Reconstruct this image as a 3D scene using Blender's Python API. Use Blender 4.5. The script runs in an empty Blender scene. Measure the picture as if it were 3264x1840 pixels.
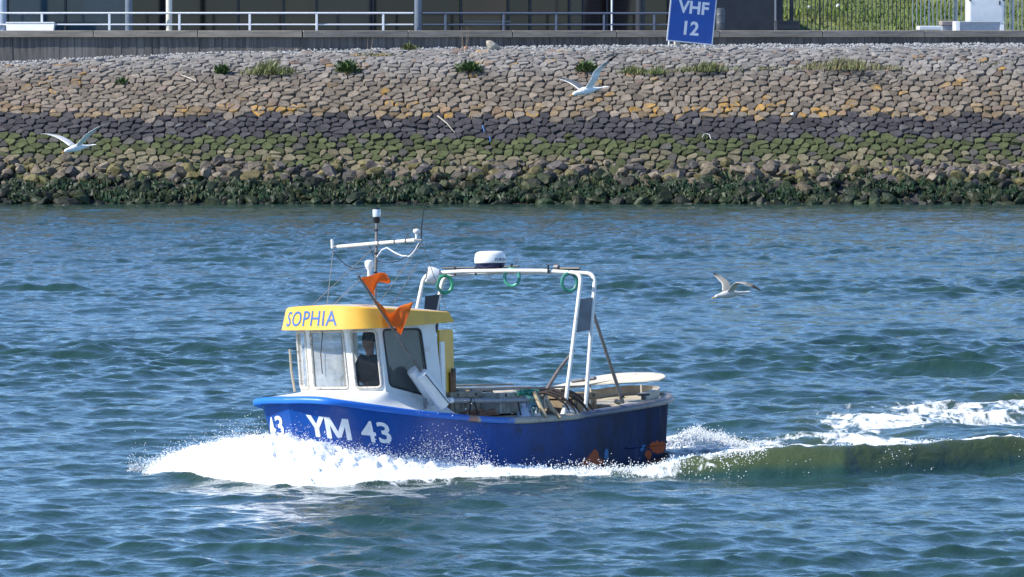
import bpy, bmesh, math, random
import numpy as np
from mathutils import Vector, Matrix
random.seed(7); RNG = np.random.default_rng(11)
SC = bpy.context.scene; COL = SC.collection
R = math.radians

# ------------------------------------------------------------------ camera, sky, sun, exposure
CAM_H, FOC = 6.3, 20000.0
cam = bpy.data.cameras.new('camera'); camo = bpy.data.objects.new('camera', cam); COL.objects.link(camo)
camo.location = (0, 0, CAM_H)
camo.rotation_euler = (math.pi/2 - math.atan(830/FOC), 0, 0)
cam.sensor_width = 36; cam.lens = 36*FOC/3264; cam.clip_start = 1; cam.clip_end = 5000
SC.camera = camo
SUN_AZ, SUN_EL = R(196), R(41)            # direction towards the sun (from +X, counter-clockwise)
w = bpy.data.worlds.new('World'); SC.world = w; w.use_nodes = True
nt = w.node_tree; bg = nt.nodes['Background']
sky = nt.nodes.new('ShaderNodeTexSky'); sky.sky_type = 'NISHITA'; sky.sun_disc = False
sky.sun_elevation = SUN_EL; sky.sun_rotation = math.pi/2 - SUN_AZ
sky.air_density = 1.0; sky.dust_density = 0.0; sky.ozone_density = 6.0; sky.altitude = 3000
nt.links.new(sky.outputs[0], bg.inputs[0]); bg.inputs[1].default_value = 0.15
sl = bpy.data.lights.new('sun', 'SUN'); sl.energy = 4.0; sl.angle = R(0.55); sl.color = (1, .955, .87)
so = bpy.data.objects.new('sun', sl); COL.objects.link(so)
to_sun = Vector((math.cos(SUN_AZ)*math.cos(SUN_EL), math.sin(SUN_AZ)*math.cos(SUN_EL), math.sin(SUN_EL)))
so.rotation_euler = to_sun.to_track_quat('Z', 'Y').to_euler(); so.location = (-60, 20, 80)
vs = SC.view_settings; vs.view_transform = 'Standard'; vs.look = 'None'; vs.exposure = 0.8; vs.gamma = 1; vs.use_curve_mapping = False
SC.render.engine = 'CYCLES'; SC.cycles.max_bounces = 8; SC.cycles.transparent_max_bounces = 12
SC.cycles.use_denoising = True

# ------------------------------------------------------------------ helpers
def nodes(m):
    m.use_nodes = True; n = m.node_tree.nodes; return n, m.node_tree.links, n['Principled BSDF']
def mat(name, col, rough=.6, metal=0, spec=.5, var=0, vscale=8, bump=0, bscale=40, dirt=None, dscale=3, dlo=.5, dhi=.7, stretch=None):
    """plain procedural paint: base colour, soft value variation, optional dirt colour in noise patches, optional bump"""
    m = bpy.data.materials.new(name); n, l, b = nodes(m)
    b.inputs['Base Color'].default_value = (*col, 1); b.inputs['Roughness'].default_value = rough
    b.inputs['Metallic'].default_value = metal; b.inputs['Specular IOR Level'].default_value = spec
    tc = n.new('ShaderNodeTexCoord'); vec = tc.outputs['Object']
    if stretch:
        mp = n.new('ShaderNodeMapping'); mp.inputs['Scale'].default_value = stretch; l.new(vec, mp.inputs[0]); vec = mp.outputs[0]
    cur = None
    if var:
        no = n.new('ShaderNodeTexNoise'); no.inputs['Scale'].default_value = vscale; no.inputs['Detail'].default_value = 6; l.new(vec, no.inputs[0])
        mr = n.new('ShaderNodeMapRange'); mr.inputs['From Min'].default_value = .3; mr.inputs['From Max'].default_value = .7
        mr.inputs['To Min'].default_value = 1-var; mr.inputs['To Max'].default_value = 1+var; l.new(no.outputs[0], mr.inputs[0])
        hs = n.new('ShaderNodeHueSaturation'); hs.inputs['Color'].default_value = (*col, 1); l.new(mr.outputs[0], hs.inputs['Value']); cur = hs.outputs[0]
    if dirt:
        no = n.new('ShaderNodeTexNoise'); no.inputs['Scale'].default_value = dscale; no.inputs['Detail'].default_value = 8; no.inputs['Roughness'].default_value = .65; l.new(vec, no.inputs[0])
        mr = n.new('ShaderNodeMapRange'); mr.inputs['From Min'].default_value = dlo; mr.inputs['From Max'].default_value = dhi; l.new(no.outputs[0], mr.inputs[0])
        mx = n.new('ShaderNodeMixRGB'); l.new(mr.outputs[0], mx.inputs[0])
        if cur: l.new(cur, mx.inputs[1])
        else: mx.inputs[1].default_value = (*col, 1)
        mx.inputs[2].default_value = (*dirt, 1); cur = mx.outputs[0]
    if cur: l.new(cur, b.inputs['Base Color'])
    if bump:
        no = n.new('ShaderNodeTexNoise'); no.inputs['Scale'].default_value = bscale; no.inputs['Detail'].default_value = 5; l.new(vec, no.inputs[0])
        bp = n.new('ShaderNodeBump'); bp.inputs['Strength'].default_value = bump; bp.inputs['Distance'].default_value = .02; l.new(no.outputs[0], bp.inputs['Height']); l.new(bp.outputs[0], b.inputs['Normal'])
    return m
def attr_mat(name, rough=.85, spec=.3, var=.25, vscale=12, bump=.4, bscale=30):
    """base colour from the mesh's own colour attribute (each stone's own colour) with grain"""
    m = bpy.data.materials.new(name); n, l, b = nodes(m)
    at = n.new('ShaderNodeVertexColor'); at.layer_name = 'tint'
    no = n.new('ShaderNodeTexNoise'); no.inputs['Scale'].default_value = vscale; no.inputs['Detail'].default_value = 6
    tc = n.new('ShaderNodeTexCoord'); l.new(tc.outputs['Object'], no.inputs[0])
    mr = n.new('ShaderNodeMapRange'); mr.inputs['From Min'].default_value = .3; mr.inputs['From Max'].default_value = .7
    mr.inputs['To Min'].default_value = 1-var; mr.inputs['To Max'].default_value = 1+var; l.new(no.outputs[0], mr.inputs[0])
    hs = n.new('ShaderNodeHueSaturation'); l.new(at.outputs[0], hs.inputs['Color']); l.new(mr.outputs[0], hs.inputs['Value'])
    l.new(hs.outputs[0], b.inputs['Base Color']); b.inputs['Roughness'].default_value = rough; b.inputs['Specular IOR Level'].default_value = spec
    if bump:
        n2 = n.new('ShaderNodeTexNoise'); n2.inputs['Scale'].default_value = bscale; n2.inputs['Detail'].default_value = 4; l.new(tc.outputs['Object'], n2.inputs[0])
        bp = n.new('ShaderNodeBump'); bp.inputs['Strength'].default_value = bump; bp.inputs['Distance'].default_value = .03; l.new(n2.outputs[0], bp.inputs['Height']); l.new(bp.outputs[0], b.inputs['Normal'])
    return m
def tag(o, label=None, cat=None, group=None, kind=None):
    if label: o['label'] = label
    if cat: o['category'] = cat
    if group: o['group'] = group
    if kind: o['kind'] = kind
    return o
def thing(name, loc=(0,0,0), label=None, cat=None, group=None, rz=0, parent=None):
    o = bpy.data.objects.new(name, None); COL.objects.link(o); o.location = loc; o.rotation_euler = (0,0,rz); o.empty_display_size = .1
    if parent: o.parent = parent
    return tag(o, label, cat, group)
def mk(name, V, Fc, m, parent=None, smooth=False, tint=None, loc=None):
    me = bpy.data.meshes.new(name); me.from_pydata([tuple(v) for v in V], [], [tuple(f) for f in Fc]); me.update()
    if smooth: me.polygons.foreach_set('use_smooth', [True]*len(me.polygons))
    if tint is not None:
        ca = me.color_attributes.new('tint', 'FLOAT_COLOR', 'POINT'); t = np.ones((len(V),4), 'f'); t[:,:3] = tint; ca.data.foreach_set('color', t.ravel())
    if m: me.materials.append(m)
    o = bpy.data.objects.new(name, me); COL.objects.link(o)
    if parent: o.parent = parent
    if loc is not None: o.location = loc
    return o
def obj_of(me, name, parent=None, loc=(0,0,0), rot=(0,0,0), sc=(1,1,1)):
    o = bpy.data.objects.new(name, me); COL.objects.link(o); o.location = loc; o.rotation_euler = rot; o.scale = sc
    if parent: o.parent = parent
    return o
class MB:
    """collects shapes of ONE part"""
    def __init__(s): s.V = []; s.F = []
    def add(s, V, F):
        k = len(s.V); s.V += [tuple(v) for v in V]; s.F += [tuple(i+k for i in f) for f in F]; return s
    def box(s, c, d, rot=None, ch=0):
        hx, hy, hz = d[0]/2, d[1]/2, d[2]/2
        bm = bmesh.new(); bmesh.ops.create_cube(bm, size=1); bmesh.ops.scale(bm, vec=d, verts=bm.verts)
        if ch: bmesh.ops.bevel(bm, geom=bm.edges[:], offset=ch, segments=1, affect='EDGES', profile=.5)
        M3 = rot if rot is not None else Matrix.Identity(3)
        bm.verts.index_update()
        s.add([M3 @ v.co + Vector(c) for v in bm.verts], [[v.index for v in f.verts] for f in bm.faces]); bm.free(); return s
    def tube(s, pts, r, n=8, cap=True):
        P = [Vector(p) for p in pts]; rr = r if isinstance(r, (list, tuple)) else [r]*len(P)
        T = [(P[min(i+1, len(P)-1)]-P[max(i-1, 0)]).normalized() for i in range(len(P))]
        u = T[0].orthogonal().normalized(); V = []
        for i, p in enumerate(P):
            u = (u - T[i]*u.dot(T[i])).normalized(); q = T[i].cross(u)
            V += [p + (u*math.cos(2*math.pi*k/n) + q*math.sin(2*math.pi*k/n))*rr[i] for k in range(n)]
        F = [(i*n+k, i*n+(k+1) % n, (i+1)*n+(k+1) % n, (i+1)*n+k) for i in range(len(P)-1) for k in range(n)]
        if cap: F += [tuple(range(n-1, -1, -1)), tuple((len(P)-1)*n+k for k in range(n))]
        return s.add(V, F)
    def lathe(s, prof, n=16, M4=None):
        M4 = M4 or Matrix.Identity(4)
        V = [M4 @ Vector((r*math.cos(2*math.pi*k/n), r*math.sin(2*math.pi*k/n), z)) for r, z in prof for k in range(n)]
        F = [(i*n+k, i*n+(k+1) % n, (i+1)*n+(k+1) % n, (i+1)*n+k) for i in range(len(prof)-1) for k in range(n)]
        F += [tuple(range(n-1, -1, -1)), tuple((len(prof)-1)*n+k for k in range(n))]
        return s.add(V, F)
    def build(s, name, m, parent=None, smooth=False, loc=None):
        o = mk(name, s.V, s.F, m, parent, smooth, loc=loc)
        if smooth:
            try: o.data.set_sharp_from_angle(angle=R(40))
            except Exception: pass
        return o
def catmull(P, n, closed_end=None):
    """Catmull-Rom through P (array k x d), n samples; closed_end: phantom last point"""
    P = np.array(P, float); k = len(P)
    a = np.vstack([2*P[0]-P[1], P, (2*P[-1]-P[-2]) if closed_end is None else closed_end])
    t = np.linspace(0, k-1, n); i = np.minimum(t.astype(int), k-2); f = (t-i)[:,None]
    p0, p1, p2, p3 = a[i], a[i+1], a[i+2], a[i+3]
    return .5*((2*p1)+(-p0+p2)*f+(2*p0-5*p1+4*p2-p3)*f**2+(-p0+3*p1-3*p2+p3)*f**3)
def vnoise(x, y, seed=0):
    """cheap value noise on arrays"""
    xi = np.floor(x).astype(np.int64); yi = np.floor(y).astype(np.int64); fx = x-xi; fy = y-yi
    fx = fx*fx*(3-2*fx); fy = fy*fy*(3-2*fy)
    def h(a, b):
        n = (a*374761393 + b*668265263 + seed*974634777) & 0x7fffffff
        n = ((n ^ (n >> 13))*1274126177) & 0x7fffffff
        return ((n ^ (n >> 16)) & 0xffff)/65535.
    return (h(xi,yi)*(1-fx)+h(xi+1,yi)*fx)*(1-fy)+(h(xi,yi+1)*(1-fx)+h(xi+1,yi+1)*fx)*fy
def fbm(x, y, o=4, seed=0):
    s = 0; a = .5
    for i in range(o): s = s+a*vnoise(x*2**i, y*2**i, seed+i); a *= .5
    return s
def sstep(a, b, x):
    t = np.clip((x-a)/(b-a), 0, 1); return t*t*(3-2*t)

# ------------------------------------------------------------------ boat frame (needed by the water for its wake)
BOAT_LOC = Vector((-3.107, 87.5, 0))      # stem at the waterline, bow to the left and towards the camera
BOAT_ROT = Matrix.Rotation(R(227), 3, 'Z') @ Matrix.Rotation(-R(.7), 3, 'Y') @ Matrix.Rotation(R(2.5), 3, 'X')

# ------------------------------------------------------------------ water
BOW = np.array([(-5.24,88.61,0.05),(-4.83,88.42,0.27),(-4.39,88.42,0.40),(-4.02,88.11,0.51),(-3.38,87.62,0.57),(-2.76,87.20,0.57),(-2.32,87.20,0.48),(-1.97,87.32,0.41),(-1.54,87.50,0.30),(-1.02,87.75,0.23),(-0.36,87.95,0.16),(0.12,88.1,0.12),(.9,87.9,.08)])
STERN = np.array([(-.6,88.0,0.0),(0.30,87.50,0.05),(1.17,87.20,0.07),(1.82,87.02,0.11),(2.2,87.2,.19),(2.48,87.38,0.25),(3.14,87.38,0.36),(3.80,87.50,0.42),(4.68,87.68,0.44),(5.61,88.42,0.42),(7.33,89.87,0.40),(8.95,90.91,0.37),(14,94,.2)])
def bow_mound(X, Y):
    """height of the bow wave: a ridge that falls off to both sides"""
    yc = np.interp(X, BOW[:,0], BOW[:,1]); h = np.interp(X, BOW[:,0], BOW[:,2], left=0, right=0)
    h = h*sstep(-5.6, -5.0, X)*sstep(1.5, .3, X)
    d = Y-yc; s = np.where(d < 0, .62+h*.72, .75)
    return h*np.exp(-(d/s)**2*1.1)
def stern_wave(X, Y):
    yf = np.interp(X, STERN[:,0], STERN[:,1]); h = np.interp(X, STERN[:,0], STERN[:,2])
    d = Y-yf
    return h*np.where(d < .62, sstep(-.12, .62, d), np.exp(-np.maximum(d-.62,0)/1.5)*.9+.1*np.exp(-np.maximum(d-.62,0)/4.))*sstep(12, 8, d)
_wr = np.random.default_rng(5)
WAVES = []
for i in range(110):
    lam = .32*(4.2/.32)**(_wr.random()**1.15)
    th = R(-72)+_wr.normal()*R(30)             # wind chop running down the channel towards the camera's left
    amp = .0056*lam**.92*(.55+.9*_wr.random())*(1.0 if lam < 2 else 1.0/(lam/2)**.8)
    WAVES.append((2*math.pi/lam, math.cos(th), math.sin(th), amp, _wr.random()*6.283))
def chop(X, Y, gain=1.0):
    z = np.zeros_like(X); dx = np.zeros_like(X); dy = np.zeros_like(X)
    for k, cx, cy, a, ph in WAVES:
        q = k*(X*cx+Y*cy)+ph; s = np.sin(q)
        z += a*np.cos(q); dx -= a*cx*s*.85; dy -= a*cy*s*.85
    return z*gain, dx*gain, dy*gain
def gust(X, Y):
    """wind lanes: stretches where the chop stands steeper"""
    n = fbm(X*.05+3, Y*.045, 3, 21)
    lane = np.exp(-((Y-153-6*(n-.5))/5.5)**2)*.45+np.exp(-((Y-121-8*(n-.5))/6.5)**2)*.62*(.35+.65*sstep(-1,-6,X)+.5*sstep(3,7,X))
    return .50+.42*sstep(.34, .6, n)+lane
def water_rows():
    y = 60.; out = []
    while y < 226.5: out.append(y); y += .062*(y/72)**1.25
    return np.array(out)
def make_water():
    ys = water_rows(); ui = np.linspace(-1, 1, 550); g_ = np.linspace(0, 1, 56)[1:]; ext = 1+.0036*55*g_+(g_**2.2)*4.2
    us = np.concatenate([-ext[::-1], ui, ext]); nx = len(us)                # fine where the camera looks, coarser far out to the sides
    U, Yg = np.meshgrid(us, ys); X = U*(Yg*.1055+.6)
    edge = sstep(5.3, 4.6, np.abs(U))*sstep(60, 61.5, Yg)
    shore = .35+.65*sstep(225, 215, Yg)
    g = gust(X, Yg)*edge*shore
    z, dx, dy = chop(X, Yg)
    calm = 1-.25*sstep(.05, .3, stern_wave(X, Yg))*sstep(1.2, .5, Yg-np.interp(X, STERN[:,0], STERN[:,1]))
    g = g*calm
    bw = bow_mound(X, Yg)*.8; sw = stern_wave(X, Yg)
    # transverse wake behind the boat
    wk = .05*np.sin((X*.8+Yg*.35)*2.4)*np.exp(-((Yg-96-.3*X)/5)**2)*sstep(0, 4, X)
    Z = z*g + bw + sw + wk*edge
    V = np.stack([X+dx*g, Yg+dy*g, Z], -1).reshape(-1,3)
    # foam amount (lace threshold in the material)
    n1 = fbm(X*1.3, Yg*.6, 4, 3); n2 = fbm(X*.35, Yg*.16, 3, 9)
    foam = sstep(.015, .09, bw)*1.15
    d = Yg-np.interp(X, STERN[:,0], STERN[:,1])
    lx = X
    foam = np.maximum(foam, sstep(.12,.4,d)*sstep(1.5,.75,d)*sstep(-.4,.6,lx)*sstep(4.6,1.2,lx)*(.30+.75*n1))          # breaking crest near the hull
    foam = np.maximum(foam, sstep(-.05,.25,d)*sstep(.9,.5,d)*sstep(.6,1.6,lx)*sstep(4.2,2.2,lx)*(.12+.72*n1))            # white water tumbling down the face
    foam = np.maximum(foam, sstep(.45,.62,d)*sstep(4.2,.7,d)*sstep(1.5,4,lx)*(.29+.74*n1+.28*n2))                      # crest lace further aft
    foam = np.maximum(foam, sstep(3.4,1.2,np.abs(Yg-(94.0+.12*(X-3)))) * sstep(1.1,2.4,X)*sstep(10,5,X)*(.25+.62*n1))      # propeller wash
    foam = np.maximum(foam, sstep(6.5,2.0,np.abs(Yg-(101.8+.5*(X-6))))*sstep(2.6,6.0,X)*(.25+.30*n2+.27*n1))            # older wake, upper right
    yc = np.interp(X, BOW[:,0], BOW[:,1])
    foam = np.maximum(foam, sstep(3.6,.6,yc-Yg)*sstep(-.3,.3,yc-Yg)*sstep(-5.4,-4,X)*sstep(.6,-.6,X)*.5)          # spent foam before the bow wave
    foam = np.maximum(foam, sstep(.8,.95,fbm(X*.9+7, Yg*.3, 3, 40)+.25*sstep(205,222,Yg))*.4*sstep(120,215,Yg))   # few breaking tips near the stones
    V[:,2] += (sstep(.25,.8,foam)*(.10*(fbm(X*5,Yg*3.2,3,70)-.45)+.05*(fbm(X*14,Yg*9,2,71)-.4))*(X > -.5)).ravel()
    ny = len(ys); idx = np.arange(ny*nx).reshape(ny, nx)
    q = np.stack([idx[:-1,:-1], idx[:-1,1:], idx[1:,1:], idx[1:,:-1]], -1).reshape(-1,4)
    me = bpy.data.meshes.new('river_water')
    me.vertices.add(len(V)); me.vertices.foreach_set('co', V.astype('f').ravel())
    me.loops.add(q.size); me.loops.foreach_set('vertex_index', q.astype('i').ravel())
    me.polygons.add(len(q)); me.polygons.foreach_set('loop_start', np.arange(0, q.size, 4, dtype='i'))
    me.update(calc_edges=True); me.validate()
    me.polygons.foreach_set('use_smooth', np.ones(len(q), bool))
    milk = np.clip(sstep(.06,.25,sw)*sstep(1.6,.2,np.abs(d-.35)) + .5*sstep(.15,.5,foam), 0, 1)*(.55+.75*n2)
    ma = me.attributes.new('milk', 'FLOAT', 'POINT'); ma.data.foreach_set('value', milk.astype('f').ravel())
    fa = me.attributes.new('foam', 'FLOAT', 'POINT'); fa.data.foreach_set('value', foam.astype('f').ravel())
    # outer sheet of open water round the detailed patch, same mesh-less material, 4 mm lower
    me.materials.append(M_WATER)
    o = bpy.data.objects.new('river_water', me); COL.objects.link(o); tag(o, 'choppy blue-green river water with wind lanes and wake foam', kind='structure')
    a0, a1 = 5.38*(60*.1055+.6), 5.38*(226*.1055+.6)
    B = 900
    OV = [(-B,-120,-.02),(B,-120,-.02),(-B,60.02,-.02),(-a0,60.02,-.02),(a0,60.02,-.02),(B,60.02,-.02),(-B,226,-.02),(-a1,226,-.02),(a1,226,-.02),(B,226,-.02)]
    OF = [(0,1,5,4,3,2),(2,3,7,6),(4,5,9,8)]
    mk('open_water', OV, OF, M_WATER).__setitem__('kind', 'structure')
def water_material():
    m = bpy.data.materials.new('water'); n, l, b = nodes(m)
    b.inputs['Base Color'].default_value = (.020,.055,.047,1); b.inputs['Roughness'].default_value = .07; b.inputs['IOR'].default_value = 1.333
    geo = n.new('ShaderNodeNewGeometry')
    mp = n.new('ShaderNodeMapping'); mp.inputs['Scale'].default_value = (1.0, .75, 1); mp.inputs['Rotation'].default_value = (0,0,R(20)); l.new(geo.outputs['Position'], mp.inputs[0])
    n1 = n.new('ShaderNodeTexNoise'); n1.inputs['Scale'].default_value = 3.4; n1.inputs['Detail'].default_value = 5; n1.inputs['Roughness'].default_value = .55; n1.inputs['Distortion'].default_value = .4; l.new(mp.outputs[0], n1.inputs[0])
    bp = n.new('ShaderNodeBump'); bp.inputs['Strength'].default_value = .55; bp.inputs['Distance'].default_value = .08; l.new(n1.outputs[0], bp.inputs['Height']); l.new(bp.outputs[0], b.inputs['Normal'])
    at = n.new('ShaderNodeAttribute'); at.attribute_name = 'foam'
    am = n.new('ShaderNodeAttribute'); am.attribute_name = 'milk'      # aerated water in the wake is paler and greener
    mc = n.new('ShaderNodeMixRGB'); mc.inputs[1].default_value = b.inputs['Base Color'].default_value; mc.inputs[2].default_value = (.070,.092,.038,1); l.new(am.outputs['Fac'], mc.inputs[0]); l.new(mc.outputs[0], b.inputs['Base Color'])
    # lacy foam: stretched cellular edges broken up by noise, thresholded by the amount of foam
    mp2 = n.new('ShaderNodeMapping'); mp2.inputs['Scale'].default_value = (1.6,.55,1); l.new(geo.outputs['Position'], mp2.inputs[0])
    n2 = n.new('ShaderNodeTexNoise'); n2.inputs['Scale'].default_value = 2.6; n2.inputs['Detail'].default_value = 9; n2.inputs['Roughness'].default_value = .68; n2.inputs['Distortion'].default_value = .9; l.new(mp2.outputs[0], n2.inputs[0])
    su = n.new('ShaderNodeMath'); su.operation = 'ADD'; l.new(at.outputs['Fac'], su.inputs[0]); l.new(n2.outputs[0], su.inputs[1])
    mr = n.new('ShaderNodeMapRange'); mr.inputs['From Min'].default_value = .98; mr.inputs['From Max'].default_value = 1.13; mr.clamp = True; l.new(su.outputs[0], mr.inputs[0])
    fo = n.new('ShaderNodeBsdfDiffuse'); fo.inputs[0].default_value = (.82,.85,.86,1)
    mx = n.new('ShaderNodeMixShader'); l.new(mr.outputs[0], mx.inputs[0]); l.new(b.outputs[0], mx.inputs[1]); l.new(fo.outputs[0], mx.inputs[2])
    l.new(mx.outputs[0], n['Material Output'].inputs[0])
    return m
M_WATER = water_material()
make_water()

# ------------------------------------------------------------------ stone embankment
PROF = np.array([(218,-3.2),(222,-1.3),(225,0),(227.6,1.41),(228.9,2.18),(230.3,2.96),(231.9,3.865),(233.4,4.666),(234.7,5.13),(236.5,5.40),(238.5,5.56),(241,5.62),(246,5.66)])
_pd = np.concatenate([[0], np.cumsum(np.hypot(*np.diff(PROF, axis=0).T))])
def dip(X): return np.interp(X, [-26,-19.6,-11.2,-6.,4.,25.], [.70,.60,.22,.10,0.,-.05])
def bank(X, S):
    """point on the slope: X along the bank, S metres up the profile"""
    Y = np.interp(S, _pd, PROF[:,0]); Z = np.interp(S, _pd, PROF[:,1])
    return Y, Z-dip(X)*sstep(2.9, 5.4, Z) + .05*(vnoise(X*.4, S*.5, 4)-.5)
def s_of_z(z): return float(np.interp(z, PROF[:,1], _pd))
M_SOIL = mat('dark_joint_soil', (.035,.032,.03), .95, var=.3, vscale=3)
M_STONE = attr_mat('stone_face', var=.28, vscale=7, bump=.5, bscale=14)
M_ROCK = attr_mat('rock_face', rough=.7, spec=.4, var=.35, vscale=5, bump=.6, bscale=9)
M_WETROCK = attr_mat('wet_rock_face', rough=.55, spec=.25, var=.5, vscale=6, bump=.8, bscale=11)
def make_bank():
    xs = np.linspace(-60, 60, 121); ss = np.linspace(0, _pd[-1], 60)
    Xg, Sg = np.meshgrid(xs, ss); Y, Z = bank(Xg, Sg)
    V = np.stack([Xg, Y, Z-.07], -1).reshape(-1,3); nx = len(xs)
    Fq = [(j*nx+i, j*nx+i+1, (j+1)*nx+i+1, (j+1)*nx+i) for j in range(len(ss)-1) for i in range(nx-1)]
    o = mk('embankment', V, Fq, M_SOIL, smooth=True); tag(o, 'stone-faced river embankment rising from the water', kind='structure'); return o
BANK = make_bank()
def clip(poly, px, py, qx, qy, bias=0.):
    """keep the part of poly nearer to p than to q"""
    mx, my = (px+qx)/2, (py+qy)/2; dx, dy = qx-px, qy-py; out = []
    d = [(x-mx)*dx+(y-my)*dy for x, y in poly]
    for i in range(len(poly)):
        j = (i+1) % len(poly)
        if d[i] <= 0: out.append(poly[i])
        if (d[i] < 0 < d[j]) or (d[j] < 0 < d[i]):
            t = d[i]/(d[i]-d[j]); out.append((poly[i][0]+(poly[j][0]-poly[i][0])*t, poly[i][1]+(poly[j][1]-poly[i][1])*t))
    return out
def lichen(x, z): return fbm(np.array([x*.35]), np.array([z*1.2]), 3, 77)[0]
def stone_colour(x, z):
    r = random.random; wob = .16*(fbm(np.array([x*.22]), np.array([.3]), 3, 5)[0]-.5)*2
    zz = z+wob+random.uniform(-.12,.12)
    if zz < 2.28:
        c = np.array((.074,.086,.034)) if r() < .82 else np.array((.075,.07,.06))
        if zz < 1.75 and r() < .55: c = np.array((.16,.14,.085))
    elif zz < 3.0: c = np.array((.056,.052,.056)) if r() < .9 else np.array((.10,.092,.09))
    else:
        li_c = None; c = np.array((.195,.160,.123))*(1+.25*(r()-.5)); k = sstep(4.1,5.1,z); c = c*(1-k)+np.array((.225,.208,.190))*k
        if r() < .06: c = np.array((.20,.15,.118))
        li = lichen(x, z)
        band = math.exp(-((zz-3.2)/.2)**2)
        if r() < (.52*band+.05)*max(0, (li-.33)*4): return c*(.70+.48*r()), np.array((.40,.22,.035))*(.7+.5*r())
        elif band > .4 and r() < .5: c = c*np.array((1.12,1.0,.78))
    return c*(.66+.5*r()), None
def make_stones():
    s0, s1 = s_of_z(1.2), s_of_z(5.44); px, py = .37, .385
    nr = int((s1-s0)/py)+1; half = 30.; nc = int(2*half/px)+1
    cx = np.zeros((nr, nc)); cy = np.zeros((nr, nc))
    for r in range(nr):
        cx[r] = -half+np.arange(nc)*px+(px/2 if r % 2 else 0)+RNG.uniform(-.47,.47,nc)*px
        cy[r] = s0+r*py+RNG.uniform(-.46,.46,nc)*py
    rest_V, rest_F, rest_T = [], [], []; cand = []
    for r in range(nr):
        for c in range(nc):
            p = (cx[r,c], cy[r,c]); poly = [(p[0]-.7,p[1]-.7),(p[0]+.7,p[1]-.7),(p[0]+.7,p[1]+.7),(p[0]-.7,p[1]+.7)]
            for rr in range(max(0,r-2), min(nr,r+3)):
                for cc in range(max(0,c-3), min(nc,c+4)):
                    if (rr,cc) != (r,c): poly = clip(poly, p[0], p[1], cx[rr,cc], cy[rr,cc])
                    if len(poly) < 3: break
                if len(poly) < 3: break
            if len(poly) < 3: continue
            P = np.array(poly); cen = P.mean(0); P = cen+(P-cen)*random.uniform(.90,.955)
            Q = []
            for i in range(len(P)):                      # one corner cut: rounded outline
                a, b = P[i], P[(i+1) % len(P)]
                if np.hypot(*(b-a)) < .06: Q.append((a+b)/2)
                else: Q += [a*.76+b*.24, a*.24+b*.76]
            P = np.array(Q); n = len(P); lift = random.uniform(.02,.065); tilt = RNG.uniform(-.14,.14,2)
            inner = cen+(P-cen)*.86
            pts = np.vstack([P, inner, cen[None]]); hgt = np.concatenate([np.full(n,-.08), np.full(n, lift), [lift*1.12]])+np.concatenate([np.zeros(n), ((inner-cen)@tilt), [0]])
            Y, Z = bank(pts[:,0], pts[:,1]); Y2, Z2 = bank(pts[:,0], pts[:,1]+.05)
            ty, tz = (Y2-Y), (Z2-Z); L = np.hypot(ty,tz); ny, nz = -tz/L, ty/L
            V = np.stack([pts[:,0], Y+ny*hgt, Z+nz*hgt], -1)
            F = [(i,(i+1)%n,n+(i+1)%n,n+i) for i in range(n)]+[(n+i,n+(i+1)%n,2*n) for i in range(n)]
            col = stone_colour(cen[0], float(Z.mean()))
            area = np.ptp(P[:,0])*np.ptp(V[:,2]); vis = abs(cen[0]) < 18.3 and Z.mean() > 1.55
            cand.append((area if vis else 0, V, F, col))
    order = sorted(range(len(cand)), key=lambda i: -cand[i][0]); big = set(order[:300])
    for i, (a, V, F, col) in enumerate(cand):
        T = np.tile(col[0],(len(V),1)); k = (RNG.random(len(V)) < .55)*RNG.uniform(.4,1.,len(V))*(col[1] is not None); T = T*(1-k[:,None])+(np.array(col[1]) if col[1] is not None else 0)*k[:,None]
        if i in big:
            c = V.mean(0); mk('stone', V-c, F, M_STONE, BANK, False, T, loc=c)
        else:
            rest_V.append(V); rest_T.append(T); rest_F.append((F, len(V)))
    off = 0; FF = []
    for F, n in rest_F:
        FF += [tuple(j+off for j in f) for f in F]; off += n
    o = mk('stone_facing', np.vstack(rest_V), FF, M_STONE, BANK, False, np.vstack(rest_T)); o['kind'] = 'stuff'
make_stones()
_bm = bmesh.new(); bmesh.ops.create_icosphere(_bm, subdivisions=2, radius=1); ICO_V = np.array([v.co[:] for v in _bm.verts]); ICO_F = [tuple(v.index for v in f.verts) for f in _bm.faces]; _bm.free()
_bm = bmesh.new(); bmesh.ops.create_icosphere(_bm, subdivisions=1, radius=1); ICO1_V = np.array([v.co[:] for v in _bm.verts]); ICO1_F = [tuple(v.index for v in f.verts) for f in _bm.faces]; _bm.free()
def rock_shape(r, flat=.75, fine=True):
    V = (ICO_V if fine else ICO1_V).copy()
    for _ in range(random.randint(9,13)):
        n = RNG.normal(size=3); n /= np.linalg.norm(n); d = random.uniform(.5,.82)
        t = V@n; V = V-np.outer(np.maximum(t-d,0), n)
    V *= r*np.array((random.uniform(.85,1.35), random.uniform(.8,1.1), random.uniform(.6,.95)))
    a = random.uniform(0,6.283); c, s = math.cos(a), math.sin(a); V = V@np.array([[c,-s,0],[s,c,0],[0,0,1]]).T
    b = random.uniform(-.5,.5); c, s = math.cos(b), math.sin(b); return V@np.array([[c,0,s],[0,1,0],[-s,0,c]]).T
_tx, _ts = np.meshgrid(np.linspace(-60,60,41), np.linspace(s_of_z(-1.3), s_of_z(1.5), 6)); _ty, _tz = bank(_tx, _ts)
TOE = mk('rock_toe', np.stack([_tx, _ty, _tz-.12], -1).reshape(-1,3), [(j*41+i, j*41+i+1, (j+1)*41+i+1, (j+1)*41+i) for j in range(5) for i in range(40)], M_SOIL)
TOE.location.z = .06
tag(TOE, 'loose rock toe of the embankment along the waterline', kind='structure')
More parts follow.
